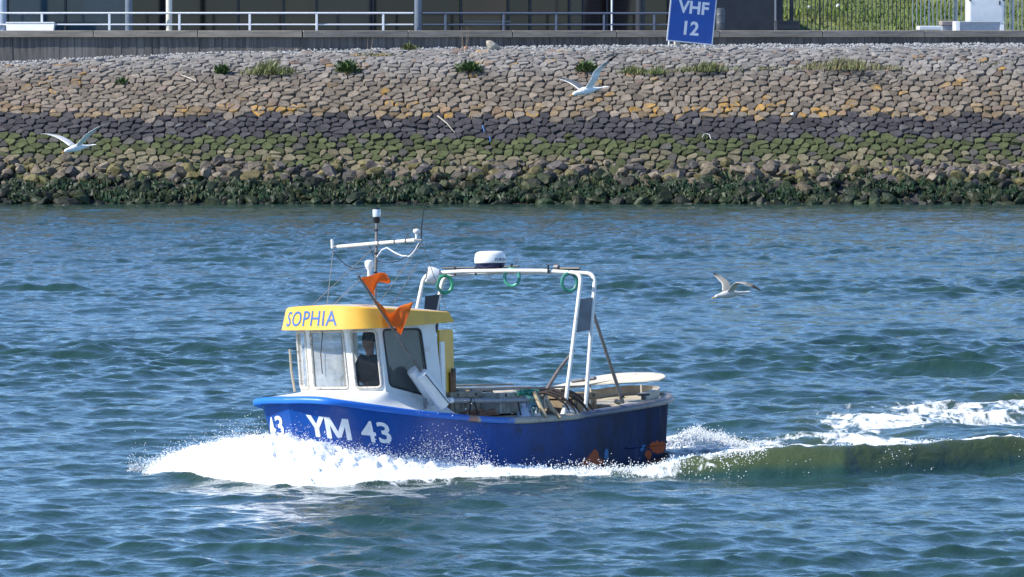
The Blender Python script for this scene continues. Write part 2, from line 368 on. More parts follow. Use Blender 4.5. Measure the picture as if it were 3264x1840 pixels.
def make_rocks():
    s0, s1 = s_of_z(-.55), s_of_z(1.5); data = []
    for k in range(2800):
        x = random.uniform(-30,30); s = random.uniform(s0, s1); Y, Z = bank(np.array([x]), np.array([s])); y, z = float(Y[0]), float(Z[0])
        r = random.choice((.13,.16,.19,.22,.26,.3,.38)); r *= 1 if z < 1.2 else .75
        if z > 1.25 and random.random() < .45: continue
        V = rock_shape(r, fine=r > .2)+np.array((x,y-.04,z+r*.22)); F = ICO_F if r > .2 else ICO1_F
        zz = z+random.uniform(-.2,.2)+r*.4
        if zz < .72: col = np.array(random.choice(((.020,.034,.018),(.028,.045,.022),(.018,.022,.016),(.032,.04,.02))))
        elif zz < .85: col = np.array(random.choice(((.075,.08,.03),(.05,.06,.028),(.10,.085,.06),(.03,.045,.02))))
        else: col = np.array(random.choice(((.17,.145,.11),(.12,.105,.09),(.10,.092,.095),(.15,.135,.06),(.13,.12,.05),(.20,.175,.145),(.085,.08,.085))))
        col = col*random.uniform(.5,1.05)*np.array((1.08,1.0,.86))
        data.append((r if abs(x) < 18.2 and z > .1 else 0, V, F, col, zz < .7))
    order = sorted(range(len(data)), key=lambda i: -data[i][0]); big = set(order[:300])
    for wet in (0,1):
        VV, FF, TT, off = [], [], [], 0
        for i, (a, V, F, col, wt) in enumerate(data):
            if wt != wet: continue
            if i in big:
                c = V.mean(0); mk('rock', V-c, F, M_WETROCK if wt else M_ROCK, TOE, False, np.tile(col,(len(V),1)), loc=c-np.array((0,0,.06)))
            else:
                VV.append(V-np.array((0,0,.06))); FF += [tuple(j+off for j in f) for f in F]; TT.append(np.tile(col,(len(V),1))); off += len(V)
        o = mk('weedy_rubble' if wet else 'rubble', np.vstack(VV), FF, M_WETROCK if wet else M_ROCK, TOE, False, np.vstack(TT)); o['kind'] = 'stuff'
make_rocks()
M_WEED = mat('seaweed', (.016,.036,.014), .5, spec=.25, var=.6, vscale=2.5, dirt=(.045,.05,.015), dscale=1.7, dlo=.5, dhi=.65)
def make_seaweed():
    n = 12500; x = RNG.uniform(-30,30,n); z = RNG.triangular(-.05,.2,1.05,n); s = np.interp(z, PROF[:,1], _pd); Y, Z = bank(x, s)
    keep = fbm(x*.5, z*2.2, 3, 60) > .32+.25*sstep(.4,.95,z); x, Y, Z = x[keep], Y[keep], Z[keep]; n = len(x)
    ln = RNG.uniform(.08,.24,n); wd = RNG.uniform(.025,.07,n); az = RNG.uniform(0,6.283,n)
    up = RNG.uniform(.08,.30,n)
    c = np.stack([x, Y-.22*RNG.random(n), Z+up], -1); u = np.stack([np.cos(az), np.sin(az)*.4, RNG.uniform(-.3,.5,n)], -1)*wd[:,None]
    d = np.stack([RNG.normal(0,.35,n), -.45+RNG.normal(0,.3,n), -np.ones(n)], -1)*ln[:,None]
    V = np.stack([c-u, c+u, c+u*.9+d*.55+np.array((0,-.02,0)), c-u*.9+d*.55+np.array((0,-.02,0)), c+u*.3+d, c-u*.3+d], 1).reshape(-1,3)
    F = [f for i in range(n) for f in ((6*i,6*i+1,6*i+2,6*i+3),(6*i+3,6*i+2,6*i+4,6*i+5))]
    o = mk('seaweed', V, F, M_WEED); tag(o, 'dark green seaweed hanging over the rocks at the waterline', 'seaweed', kind='stuff')
make_seaweed()
# gravel strip at the foot of the wall
M_GRAVEL = attr_mat('gravel_stone', var=.2, vscale=10, bump=0)
def make_gravel():
    n = 5200; x = RNG.uniform(-26,26,n); y = RNG.uniform(235.6,243.5,n); s = np.interp(y, PROF[:,0], _pd); Y, Z = bank(x, s)
    r = RNG.uniform(.035,.085,n); OV = np.array([(1,0,0),(-1,0,0),(0,1,0),(0,-1,0),(0,0,1),(0,0,-1)], float); OF = [(0,2,4),(2,1,4),(1,3,4),(3,0,4),(2,0,5),(1,2,5),(3,1,5),(0,3,5)]
    V = (OV[None]*r[:,None,None]*np.stack([RNG.uniform(.8,1.4,n),RNG.uniform(.8,1.3,n),RNG.uniform(.6,1,n)],-1)[:,None,:]); a = RNG.uniform(0,6.28,n)
    ca, sa = np.cos(a), np.sin(a); V = np.stack([V[...,0]*ca[:,None]-V[...,1]*sa[:,None], V[...,0]*sa[:,None]+V[...,1]*ca[:,None], V[...,2]], -1)
    V = V+np.stack([x,Y,Z-.03+.06*vnoise(x*1.1,y*1.1,3)],-1)[:,None,:]
    g = RNG.uniform(.20,.38,n); T = np.repeat(np.stack([g,g*.99,g*.96],-1), 6, 0)
    o = mk('gravel', V.reshape(-1,3), [tuple(i*6+j for j in f) for i in range(n) for f in OF], M_GRAVEL, None, False, T); tag(o, 'pale loose gravel along the foot of the quay wall', 'gravel', kind='stuff')
    xs = np.linspace(-60,60,121); ys = np.linspace(236.2,256,26); X, Yy = np.meshgrid(xs, ys); S = np.interp(np.minimum(Yy,246), PROF[:,0], _pd); _, Z = bank(X, S)
    mk('gravel_bed', np.stack([X,Yy,Z-.045],-1).reshape(-1,3), [(j*121+i,j*121+i+1,(j+1)*121+i+1,(j+1)*121+i) for j in range(25) for i in range(120)], mat('gravel_bed', (.30,.30,.30), .95, var=.35, vscale=9, bump=.6, bscale=14), smooth=True).__setitem__('kind','structure')
make_gravel()

# ------------------------------------------------------------------ quay wall, promenade, building
def wall_y(x): return 240-.05*(x+8) if x < -8 else 240+.16*(x+8)
def yw(u, off=0):                          # X, Y on a line `off` metres behind the wall for a bearing (u = offset of the bearing, 3264 to the full view)
    k = (u-1632)/FOC; Y = 240.
    for _ in range(30): Y = wall_y(k*Y)+off
    return k*Y, Y
WALL_TOP = 6.21
M_PLANK = bpy.data.materials.new('weathered_plank')
def _plank():
    n, l, b = nodes(M_PLANK); oi = n.new('ShaderNodeObjectInfo'); tc = n.new('ShaderNodeTexCoord')
    mp = n.new('ShaderNodeMapping'); mp.inputs['Scale'].default_value = (9,9,.8); l.new(tc.outputs['Object'], mp.inputs[0])
    ad = n.new('ShaderNodeVectorMath'); l.new(mp.outputs[0], ad.inputs[0]); l.new(oi.outputs['Location'], ad.inputs[1])
    no = n.new('ShaderNodeTexNoise'); no.inputs['Scale'].default_value = 1.2; no.inputs['Detail'].default_value = 6; l.new(ad.outputs[0], no.inputs[0])
    cr = n.new('ShaderNodeValToRGB'); cr.color_ramp.elements[0].position = .3; cr.color_ramp.elements[1].position = .75
    cr.color_ramp.elements[0].color = (.075,.070,.068,1); cr.color_ramp.elements[1].color = (.17,.16,.152,1); l.new(no.outputs[0], cr.inputs[0])
    mr = n.new('ShaderNodeMapRange'); mr.inputs['To Min'].default_value = .72; mr.inputs['To Max'].default_value = 1.12; l.new(oi.outputs['Random'], mr.inputs[0])
    hs = n.new('ShaderNodeHueSaturation'); l.new(cr.outputs[0], hs.inputs['Color']); l.new(mr.outputs[0], hs.inputs['Value']); l.new(hs.outputs[0], b.inputs['Base Color']); b.inputs['Roughness'].default_value = .85
_plank()
M_CAP = mat('weathered_cap', (.25,.22,.185), .85, var=.35, vscale=1.5, bump=.3, dirt=(.09,.085,.08), dscale=1.2, stretch=(.4,3,6))
WALL = thing('quay_wall', (0,240,5), 'low dark timber quay wall with a thick cap along the gravel', 'wall')
def make_wall():
    _b = MB().box((0,0,0), (.294,.09,2.0), ch=.006); base = _b.build('plank', M_PLANK); me = base.data; bpy.data.objects.remove(base)
    x = -23.0
    while x < 24.5:
        xm = x+.15; y = wall_y(xm); a = math.atan2(wall_y(xm+.1)-wall_y(xm-.1), .2)
        obj_of(me, 'plank', WALL, (xm, y-240+random.uniform(-.012,.012), WALL_TOP-.24-1.0-5), (0,0,a)); x += .298
    for xa, xb in ((-24,-8),(-8,25)):
        p, q = Vector((xa,wall_y(xa),0)), Vector((xb,wall_y(xb),0)); d = q-p
        MB().box((0,0,0), (d.length,.04,2.0)).build('backing', M_SOIL, WALL, loc=((xa+xb)/2,(p.y+q.y)/2-240+.09,WALL_TOP-.26-1.0-5)).rotation_euler = (0,0,math.atan2(d.y,d.x))  # dark panel added behind the planks so no light shows through gaps
    x = -24.
    while x < 25:
        x2 = min(x+4.0, -8) if x < -8 else x+4.0
        p, q = Vector((x, wall_y(x), 0)), Vector((x2, wall_y(x2), 0)); d = q-p; a = math.atan2(d.y, d.x)
        MB().box((0,0,0), (d.length-.02,.34,.26), ch=.018).build('cap_beam', M_CAP, WALL, loc=((p.x+q.x)/2, (p.y+q.y)/2-240-.03, WALL_TOP-.13-5)).rotation_euler = (0,0,a); x = x2
make_wall()
def strip(name, x0, x1, off0, off1, z, m, n=40):
    xs = np.linspace(x0, x1, n); V = [(x, wall_y(x)+off0, z) for x in xs]+[(x, wall_y(x)+off1, z) for x in xs]
    o = mk(name, V, [(i,i+1,n+i+1,n+i) for i in range(n-1)], m); o['kind'] = 'structure'; return o
M_PAVE = mat('promenade_paving', (.16,.15,.15), .9, var=.2, vscale=2)
strip('promenade', -60, 60, .12, 30, WALL_TOP-.03, M_PAVE)
M_WHITEP = mat('white_rail_paint', (.72,.74,.78), .4, var=.08); M_SHADEP = mat('shaded_rail_paint', (.10,.125,.18), .4, var=.1)  # blue-grey rail colour holds the shade over the right-hand railing
M_COLB = mat('pale_blue_column_paint', (.30,.36,.45), .45, var=.12, vscale=3); M_COLC = mat('cream_column_paint', (.60,.58,.50), .45, var=.1, vscale=3); M_COLS = mat('slate_column_paint', (.13,.16,.20), .45, var=.12, vscale=3)
M_DARK = mat('dark_mullion_paint', (.022,.025,.03), .5); M_SLATE = mat('dark_slate_cladding', (.028,.032,.04), .6, var=.25, vscale=2)
# --- building with a glazed front
BX0, BX1, BOFF = yw(-330)[0], yw(2250)[0], 7.0
BLD = thing('glazed_building', (0,247,6), 'dark single-storey building with a full-width glass front behind the railing', 'building')
def bpt(x, off=BOFF): return x, wall_y(x)+off-247
M_GLASS = [mat('glass_'+n, c, .06, spec=.35, var=v, vscale=.7, stretch=(1,1,.5)) for n, c, v in (('black',(.006,.007,.009),.5),('teal',(.022,.055,.080),.4),('brown',(.022,.015,.013),.6),('warm',(.05,.024,.017),.7),('grey',(.020,.022,.026),.4))]  # pane tints put reflections and the rooms behind into the colour
def make_building():
    lay = [(-330,4),(-120,0),(25,1),(210,1),(412,0),(545,0),(760,0),(905,2),(1010,4),(1190,0),(1335,0),(1470,3),(1620,0),(1690,2),(1815,4),(1860,2),(1935,2),(2040,2),(2130,3),(2235,0)]
    us = [l[0] for l in lay]+[2250]
    for (u0, k), u1 in zip(lay, us[1:]):
        x0, x1 = yw(u0,BOFF)[0]+.05, yw(u1,BOFF)[0]-.05; (ax, ay), (bx, by) = bpt(x0), bpt(x1)
        mk('glass_pane', [(ax,ay,.15),(bx,by,.15),(bx,by,3.3),(ax,ay,3.3),(ax,ay+.03,.15),(bx,by+.03,.15),(bx,by+.03,3.3),(ax,ay+.03,3.3)], [(0,1,2,3),(5,4,7,6),(1,5,6,2),(4,0,3,7),(3,2,6,7),(4,5,1,0)], M_GLASS[k], BLD)
    for u in us:
        x = yw(u,BOFF)[0]; ax, ay = bpt(x); MB().box((ax,ay-.02,1.75), (.09,.16,3.2), ch=.01).build('mullion', M_DARK, BLD)
    for i in range(1, len(us)):
        x0, x1 = yw(us[i-1],BOFF)[0], yw(us[i],BOFF)[0]; (ax, ay), (bx, by) = bpt(x0), bpt(x1); L = math.hypot(bx-ax,by-ay); a = math.atan2(by-ay,bx-ax)
        MB().box((0,0,0), (L,.13,.16)).build('sill', M_DARK, BLD, loc=((ax+bx)/2,(ay+by)/2,.1)).rotation_euler = (0,0,a)
    xs = np.linspace(BX0-3, BX1, 12)
    V = [(x, bpt(x)[1]-1.2, 3.35) for x in xs]+[(x, bpt(x)[1]+9, 3.35) for x in xs]+[(x, bpt(x)[1]-1.2, 3.75) for x in xs]+[(x, bpt(x)[1]+9, 3.75) for x in xs]; n = len(xs)
    F = [(n+i,n+i+1,i+1,i) for i in range(n-1)]+[(2*n+i,2*n+i+1,3*n+i+1,3*n+i) for i in range(n-1)]+[(i,i+1,2*n+i+1,2*n+i) for i in range(n-1)]+[(3*n+i,3*n+i+1,n+i+1,n+i) for i in range(n-1)]+[(0,2*n,3*n,n),(n-1,2*n-1,4*n-1,3*n-1)]
    mk('roof', V, F, M_SLATE, BLD)
    V = [(x, bpt(x)[1]+8.8, z) for z in (0,3.34) for x in xs]; mk('rear_wall', V, [(i,i+1,n+i+1,n+i) for i in range(n-1)], M_SLATE, BLD)
    # slate-clad end block
    x0, x1 = yw(2250,BOFF-1)[0], yw(2468,BOFF-1)[0]; (ax, ay), (bx, by) = bpt(x0,BOFF-1), bpt(x1,BOFF-1); L = math.hypot(bx-ax,by-ay); a = math.atan2(by-ay,bx-ax)
    MB().box((0,0,0), (L,4,1.7), ch=.02).build('end_block', M_SLATE, BLD, loc=((ax+bx)/2,(ay+by)/2+2,.88)).rotation_euler = (0,0,a)
    MB().box((bx+.03,by-.05,.88), (.07,.1,1.7)).build('corner_trim', mat('corner_trim', (.22,.24,.27), .5), BLD)
    # faint furniture line inside, seen as a pale bar
    x0, x1 = yw(1475,BOFF-.12)[0], yw(1630,BOFF-.12)[0]; (ax, ay), (bx, by) = bpt(x0,BOFF-.12), bpt(x1,BOFF-.12)
    MB().box(((ax+bx)/2,(ay+by)/2,.56), (bx-ax,.07,.07), rot=Matrix.Rotation(math.atan2(by-ay,bx-ax),3,'Z')).build('door_bar', mat('door_bar', (.16,.17,.15), .4), BLD)
make_building()
# --- canopy columns (each its own thing)
def column(u, wpx, m, label, off):
    x, y = yw(u, off); r = wpx/2*y/FOC
    t = thing('canopy_column', (x,y,WALL_TOP-.03), label, 'column', 'columns in front of the glazed building')
    MB().lathe([(r,0.02),(r,3.6)], 14).build('shaft', m, t, True); MB().box((0,0,.015), (r*2.8,r*2.8,.03)).build('base_plate', m, t)
column(10, 26, M_COLB, 'pale blue column at the far left edge beside the white trough', .6)
column(412, 24, M_COLS, 'slate-blue column left of the cream column', .9)
column(540, 20, M_COLC, 'cream column standing just right of the slate-blue one', .5)
column(1333, 24, M_COLS, 'slate column where the white railing changes to the shade-coloured one', .5)
column(2040, 30, M_DARK, 'broad near-black column left of the blue sign', 3.0)
column(1950, 6, M_WHITEP, 'thin pale pole standing in the shade-coloured railing', .45)
# --- railings
def railing(us, u0, u1, m, label, zt, zm):
    x0, y0 = yw(u0, .25); t = thing('railing', (x0,y0,WALL_TOP), label, 'railing')
    def pts(z): return [Vector((*yw(u,.25), z+WALL_TOP))-Vector((x0,y0,WALL_TOP)) for u in np.linspace(u0,u1,9)]
    MB().tube(pts(zt), .036, 8).build('top_rail', m, t, True); MB().tube(pts(zm), .03, 8).build('middle_rail', m, t, True)
    for u in us:
        x, y = yw(u,.25); MB().box((x-x0,y-y0,zt/2-.02), (.085,.06,zt-.04), ch=.008).build('post', m, t)
railing((-70,135,350,573,797,1010,1222), -160, 1318, M_WHITEP, 'white two-bar railing on the left half of the quay wall', .665, .225)
railing((1420,1605,1773,1925,2085,2215), 1348, 2262, M_SHADEP, 'shade-coloured two-bar railing on the right half of the quay wall', .665, .225)
# --- white trough at far left
def slab(name, u0, u1, v0, v1, off, depth, m, label, cat, top_in=0.):
    x0, y0 = yw(u0,off); x1, y1 = yw(u1,off); sc = (y0+y1)/2/FOC; z1 = CAM_H-(v0-90)*sc; z0 = CAM_H-(v1-90)*sc; wd = x1-x0
    o = thing(name, ((x0+x1)/2,(y0+y1)/2,z0), label, cat); a = math.atan2(y1-y0,x1-x0); o.rotation_euler = (0,0,a); return o, wd, z1-z0
t, wd, ht = slab('planter_trough', 20, 174, 71, 98, -.02, .5, None, 'long white trough standing on the wall cap at the left', 'trough')
b = MB(); hw = wd/2
b.add([(-hw+.03,-.05,0),(hw-.03,-.05,0),(hw,.03,ht),(-hw,.03,ht),(-hw+.03,.4,0),(hw-.03,.4,0),(hw,.43,ht),(-hw,.43,ht),(-hw+.05,.07,ht),(hw-.05,.07,ht),(hw-.05,.38,ht),(-hw+.05,.38,ht),(-hw+.05,.07,ht-.12),(hw-.05,.07,ht-.12),(hw-.05,.38,ht-.12),(-hw+.05,.38,ht-.12)],
      [(0,1,2,3),(5,4,7,6),(1,5,6,2),(4,0,3,7),(4,5,1,0),(3,2,9,8),(2,6,10,9),(6,7,11,10),(7,3,8,11),(8,9,13,12),(9,10,14,13),(10,11,15,14),(11,8,12,15),(12,13,14,15)])
M_WHITE = mat('white_gelcoat', (.80,.80,.78), .35, var=.06, vscale=4)
b.build('shell', M_WHITE, t); MB().box((0,.02,ht-.02), (wd,.05,.05), ch=.008).build('lip', M_WHITE, t)
# --- barrel by the dark end block
x, y = yw(2296,3.2); t = thing('drum', (x,y,WALL_TOP-.03), 'small grey drum against the dark end wall beside the blue sign', 'drum')
md = mat('drum_steel', (.10,.11,.12), .45, metal=.3, var=.2); MB().lathe([(.17,0),(.18,.02),(.18,.3),(.19,.31),(.18,.33),(.18,.62),(.19,.63),(.18,.65),(.18,.86),(.15,.88)], 18).build('shell', md, t, True); MB().lathe([(.15,.88),(.15,.9),(.04,.91)], 18).build('lid', md, t, True)
# --- blue sign with letters
M_SIGN = mat('sign_blue', (.006,.075,.36), .35, var=.08, vscale=3); M_SIGNW = mat('sign_white', (.75,.77,.80), .4, var=.05)
def text_geo(txt, size, bold=.0, cuts=.06, spacing=1.0):
    cu = bpy.data.curves.new('t', 'FONT'); cu.body = txt; cu.size = size; cu.offset = bold; cu.space_character = spacing; cu.resolution_u = 3
    to = bpy.data.objects.new('t', cu); COL.objects.link(to); bpy.context.view_layer.update()
    me = bpy.data.meshes.new_from_object(to.evaluated_get(bpy.context.evaluated_depsgraph_get())); bpy.data.objects.remove(to); bpy.data.curves.remove(cu)
    bm = bmesh.new(); bm.from_mesh(me); bpy.data.meshes.remove(me); bmesh.ops.triangulate(bm, faces=bm.faces[:])
    for _ in range(4):
        e = [e for e in bm.edges if e.calc_length() > cuts]
        if not e: break
        bmesh.ops.subdivide_edges(bm, edges=e, cuts=1); bmesh.ops.triangulate(bm, faces=bm.faces[:])
    bm.verts.index_update(); V = np.array([v.co[:2] for v in bm.verts]); F = [tuple(v.index for v in f.verts) for f in bm.faces]; bm.free(); return V, F
def make_sign():
    x, y = yw(2209,-2.6); sc = y/FOC; zc = CAM_H-(13-90)*sc
    S, Z = bank(np.array([x]), np.array([np.interp(y, PROF[:,0], _pd)])); ground = float(Z[0])
    t = thing('information_sign', (x,y,ground), 'tilted blue sign with white border reading VHF 12 on short legs', 'sign')
    rot = Matrix.Rotation(R(5.5),3,'Y') @ Matrix.Rotation(R(14),3,'Z')
    W, H = 148*sc/math.cos(R(14)), 250*sc; c = Vector((0,0,zc-ground))
    def at(a, b, d=0): return c+rot@Vector((a,-.02-d,b))
    V = [at(sx*W/2,sz*H/2,d) for d in (0,-.04) for sx, sz in ((-1,-1),(1,-1),(1,1),(-1,1))]; mk('board', V, [(0,1,2,3),(5,4,7,6),(1,5,6,2),(4,0,3,7),(3,2,6,7),(4,5,1,0)], M_SIGNW, t)
    i = .045; V = [at(sx*(W/2-i),sz*(H/2-i),d) for d in (.006,-.0) for sx, sz in ((-1,-1),(1,-1),(1,1),(-1,1))]; mk('blue_face', V, [(0,1,2,3),(5,4,7,6),(1,5,6,2),(4,0,3,7),(3,2,6,7),(4,5,1,0)], M_SIGN, t)
    for s, size, cx, cz in (('VHF',.66,.02,-.14),('12',.72,.02,-.93)):
        P, F = text_geo(s, size, .02); mid = (P.min(0)+P.max(0))/2; P = P-mid
        mk('lettering', [at(p[0]+cx, p[1]+cz, .012) for p in P], F, M_SIGNW, t)
    for a in (-W/2+.1, W/2-.28):
        p = at(a,-H/2+.3,-.06); MB().tube([(p.x,p.y+.03,p.z),(p.x-.03,p.y+.03,-.15)], .03, 8).build('leg', M_SIGNW, t, True)
    p = at(-W/2+.42,-H/2+.3,-.1); MB().lathe([(.13,-.1),(.135,.35),(.13,p.z)], 14, Matrix.Translation((p.x,p.y+.12,0))).build('post', mat('concrete_post', (.45,.41,.35), .9, var=.2), t, True)
make_sign()
# --- right: fence, hill, cabinet
M_FENCED = mat('dark_fence_paint', (.02,.026,.034), .5); M_FENCEG = mat('galvanised_fence', (.36,.39,.42), .4, metal=.4, var=.15)
def make_fence():
    x0, y0 = yw(2480, 6.0); t = thing('bar_fence', (x0,y0,WALL_TOP), 'tall fence of thin upright bars in front of the green slope', 'fence')
    du = 12.9; u = 2482; k = 0
    md = MB().box((0,0,.95), (.034,.03,1.9)).build('bar', M_FENCED); mg = MB().box((0,0,.95), (.034,.03,1.9)).build('bar', M_FENCEG); mds, mgs = md.data, mg.data; bpy.data.objects.remove(md); bpy.data.objects.remove(mg)
    while u < 3420:
        x, y = yw(u,6.0); obj_of(mgs if u > 2905 else mds, 'bar', t, (x-x0,y-y0,-.02)); u += du
    for u, w_, m in ((2522,.16,M_FENCED),(2612,.07,M_FENCED),(2960,.07,M_FENCEG),(3046,.13,M_FENCEG),(3226,.09,M_FENCEG),(3330,.09,M_FENCEG)):
        x, y = yw(u,6.06); MB().box((x-x0,y-y0,1.0), (w_,.09,2.05), ch=.008).build('post', m, t)
    P = [Vector((*yw(u,6.0),0))-Vector((x0,y0,0)) for u in (2478,2905)]; MB().tube([P[0]+Vector((0,0,1.75)),P[1]+Vector((0,0,1.75))], .03, 6).build('rail', M_FENCED, t)
    P = [Vector((*yw(u,6.0),0))-Vector((x0,y0,0)) for u in (2905,3420)]; MB().tube([P[0]+Vector((0,0,1.75)),P[1]+Vector((0,0,1.75))], .03, 6).build('rail', M_FENCEG, t)
make_fence()
M_GRASSG = mat('grass_ground', (.12,.15,.045), .95, var=.4, vscale=1.2, dirt=(.15,.14,.06), dscale=.6, dlo=.5, dhi=.75)
def hill_z(x, y): return 6.0+.22*np.clip(y-wall_y(8)-9,0,60)*(.85+.3*vnoise(x*.12,y*.12,8))+.25*vnoise(x*.5,y*.5,2)
def make_hill():
    xs = np.linspace(7,60,70); ys = np.linspace(250,330,60); X, Y = np.meshgrid(xs, ys); Z = hill_z(X, Y)
    mk('grass_slope', np.stack([X,Y,Z],-1).reshape(-1,3), [(j*70+i,j*70+i+1,(j+1)*70+i+1,(j+1)*70+i) for j in range(59) for i in range(69)], M_GRASSG, smooth=True).__setitem__('kind','structure')
    n = 16000; x = RNG.uniform(9,28,n); y = RNG.uniform(251.5,272,n); z = hill_z(x,y); h = RNG.uniform(.1,.30,n)*(.5+vnoise(x*.8,y*.8,31)); w_ = RNG.uniform(.02,.05,n); a = RNG.uniform(0,3.14,n); ln = RNG.normal(0,.1,(n,2))
    b = np.stack([x,y,z],-1); u = np.stack([np.cos(a),np.sin(a),np.zeros(n)],-1)*w_[:,None]; tp = b+np.stack([ln[:,0],ln[:,1],h],-1)
    V = np.stack([b-u,b+u,tp],1).reshape(-1,3); c = np.array((.11,.17,.035))*RNG.uniform(.6,1.5,(n,1))*np.stack([.9+.5*vnoise(x*.6,y*.6,12),np.ones(n),np.ones(n)],-1)
    mg = attr_mat('grass_blade', .7, .2, .1, 5, 0)
    o = mk('grass', V, [(3*i,3*i+1,3*i+2) for i in range(n)], mg, None, False, np.repeat(c,3,0)); tag(o, 'rough green grass on the slope behind the fence', 'grass', kind='stuff')
make_hill()
for u, v, lab in ((2577,33,'left of two pale scraps lying in the grass behind the bar fence'),(2670,27,'right of two pale scraps lying in the grass behind the bar fence')):
    Y = 262.; x = (u-1632)/FOC*Y
    for _ in range(12):
        z = float(hill_z(np.array([x]), np.array([Y]))[0]); vv = 90+(CAM_H-z)*FOC/Y; Y += (vv-v)*.03; x = (u-1632)/FOC*Y
    o = mk('litter_scrap', rock_shape(.13, fine=False), ICO1_F, M_WHITE, loc=(x,Y,z+.1)); tag(o, lab, 'litter', 'pale scraps in the grass')
def lowbox(name, u0, u1, v0, v1, off, dep, m, label, cat, ch=.015):
    t, wd, ht = slab(name, u0, u1, v0, v1, off, dep, m, label, cat); return t, wd, ht
t, wd, ht = slab('bench', 2474, 2546, 66, 98, 2.4, .5, None, 'dark slatted bench end beside the dark end wall', 'bench')
for k in range(4): MB().box((0,-.2+.13*k+.2,ht-.03), (wd,.11,.05), ch=.006).build('slat', M_SLATE, t)
for sx in (-1,1): MB().box((sx*(wd/2-.06),.2,ht/2-.03), (.08,.45,ht-.06)).build('leg', M_SLATE, t)
MB().box((0,-.02,ht/2), (wd*.98,.04,ht*.7)).build('front_board', M_SLATE, t)
t, wd, ht = slab('kerb_slab', 2928, 3002, 83, 96, 1.2, .5, None, 'short white slab lying on the quay left of the white cabinet', 'slab')
MB().box((0,.25,ht/2), (wd,.5,ht), ch=.02).build('block', M_WHITE, t); MB().box((0,.25,.01), (wd*.9,.42,.04)).build('foot', M_SLATE, t)
t, wd, ht = slab('service_cabinet', 3086, 3201, -70, 75, 2.4, .6, None, 'tall white cabinet on the quay at the upper right', 'cabinet')
MB().box((0,.3,ht/2), (wd,.6,ht), ch=.03).build('housing', M_WHITE, t); MB().box((0,-.012,ht*.44), (wd*.9,.02,ht*.82), ch=.006).build('door', M_WHITE, t); MB().box((wd*.36,-.035,ht*.45), (.05,.03,.16)).build('handle', M_SLATE, t)
for sx in (-1,1): MB().box((sx*wd*.47,-.02,ht*.51), (.09,.05,.05)).build('hinge', M_DARK, t)
t, wd, ht = slab('cabinet_plinth', 3042, 3204, 69, 98, 1.0, .6, None, 'low pale plinth with splayed white ends below the white cabinet', 'plinth')
mgp = mat('plinth_grey', (.42,.44,.47), .7, var=.1)
MB().box((0.03,.32,ht/2-.01), (wd-.2,.5,ht-.03), ch=.01).build('body', mgp, t)
for sx in (-1,1): b = MB(); xx = sx*(wd/2-.12); b.add([(xx-.08,.0,0),(xx+.08,.0,0),(xx+.08-.12*sx*0,.05,ht),(xx-.08,.05,ht),(xx-.08,.6,0),(xx+.08,.6,0),(xx+.08,.6,ht),(xx-.08,.6,ht)], [(0,1,2,3),(5,4,7,6),(1,5,6,2),(4,0,3,7),(3,2,6,7),(4,5,1,0)]); b.build('end_cheek', M_WHITE, t)
MB().box((0.03,.3,ht-.01), (wd-.3,.56,.03)).build('top_plate', M_WHITE, t)
t, wd, ht = slab('stone_block', 3000, 3056, 66, 98, 2.0, .5, None, 'grey-brown stone block between the white slab and the cabinet plinth', 'block')
MB().box((0,.25,ht*.72), (wd,.5,ht*.5), ch=.03).build('cap', mat('block_stone', (.30,.26,.24), .85, var=.2), t); MB().box((0,.27,ht*.25), (wd*.9,.44,ht*.48), ch=.01).build('base', mgp, t)
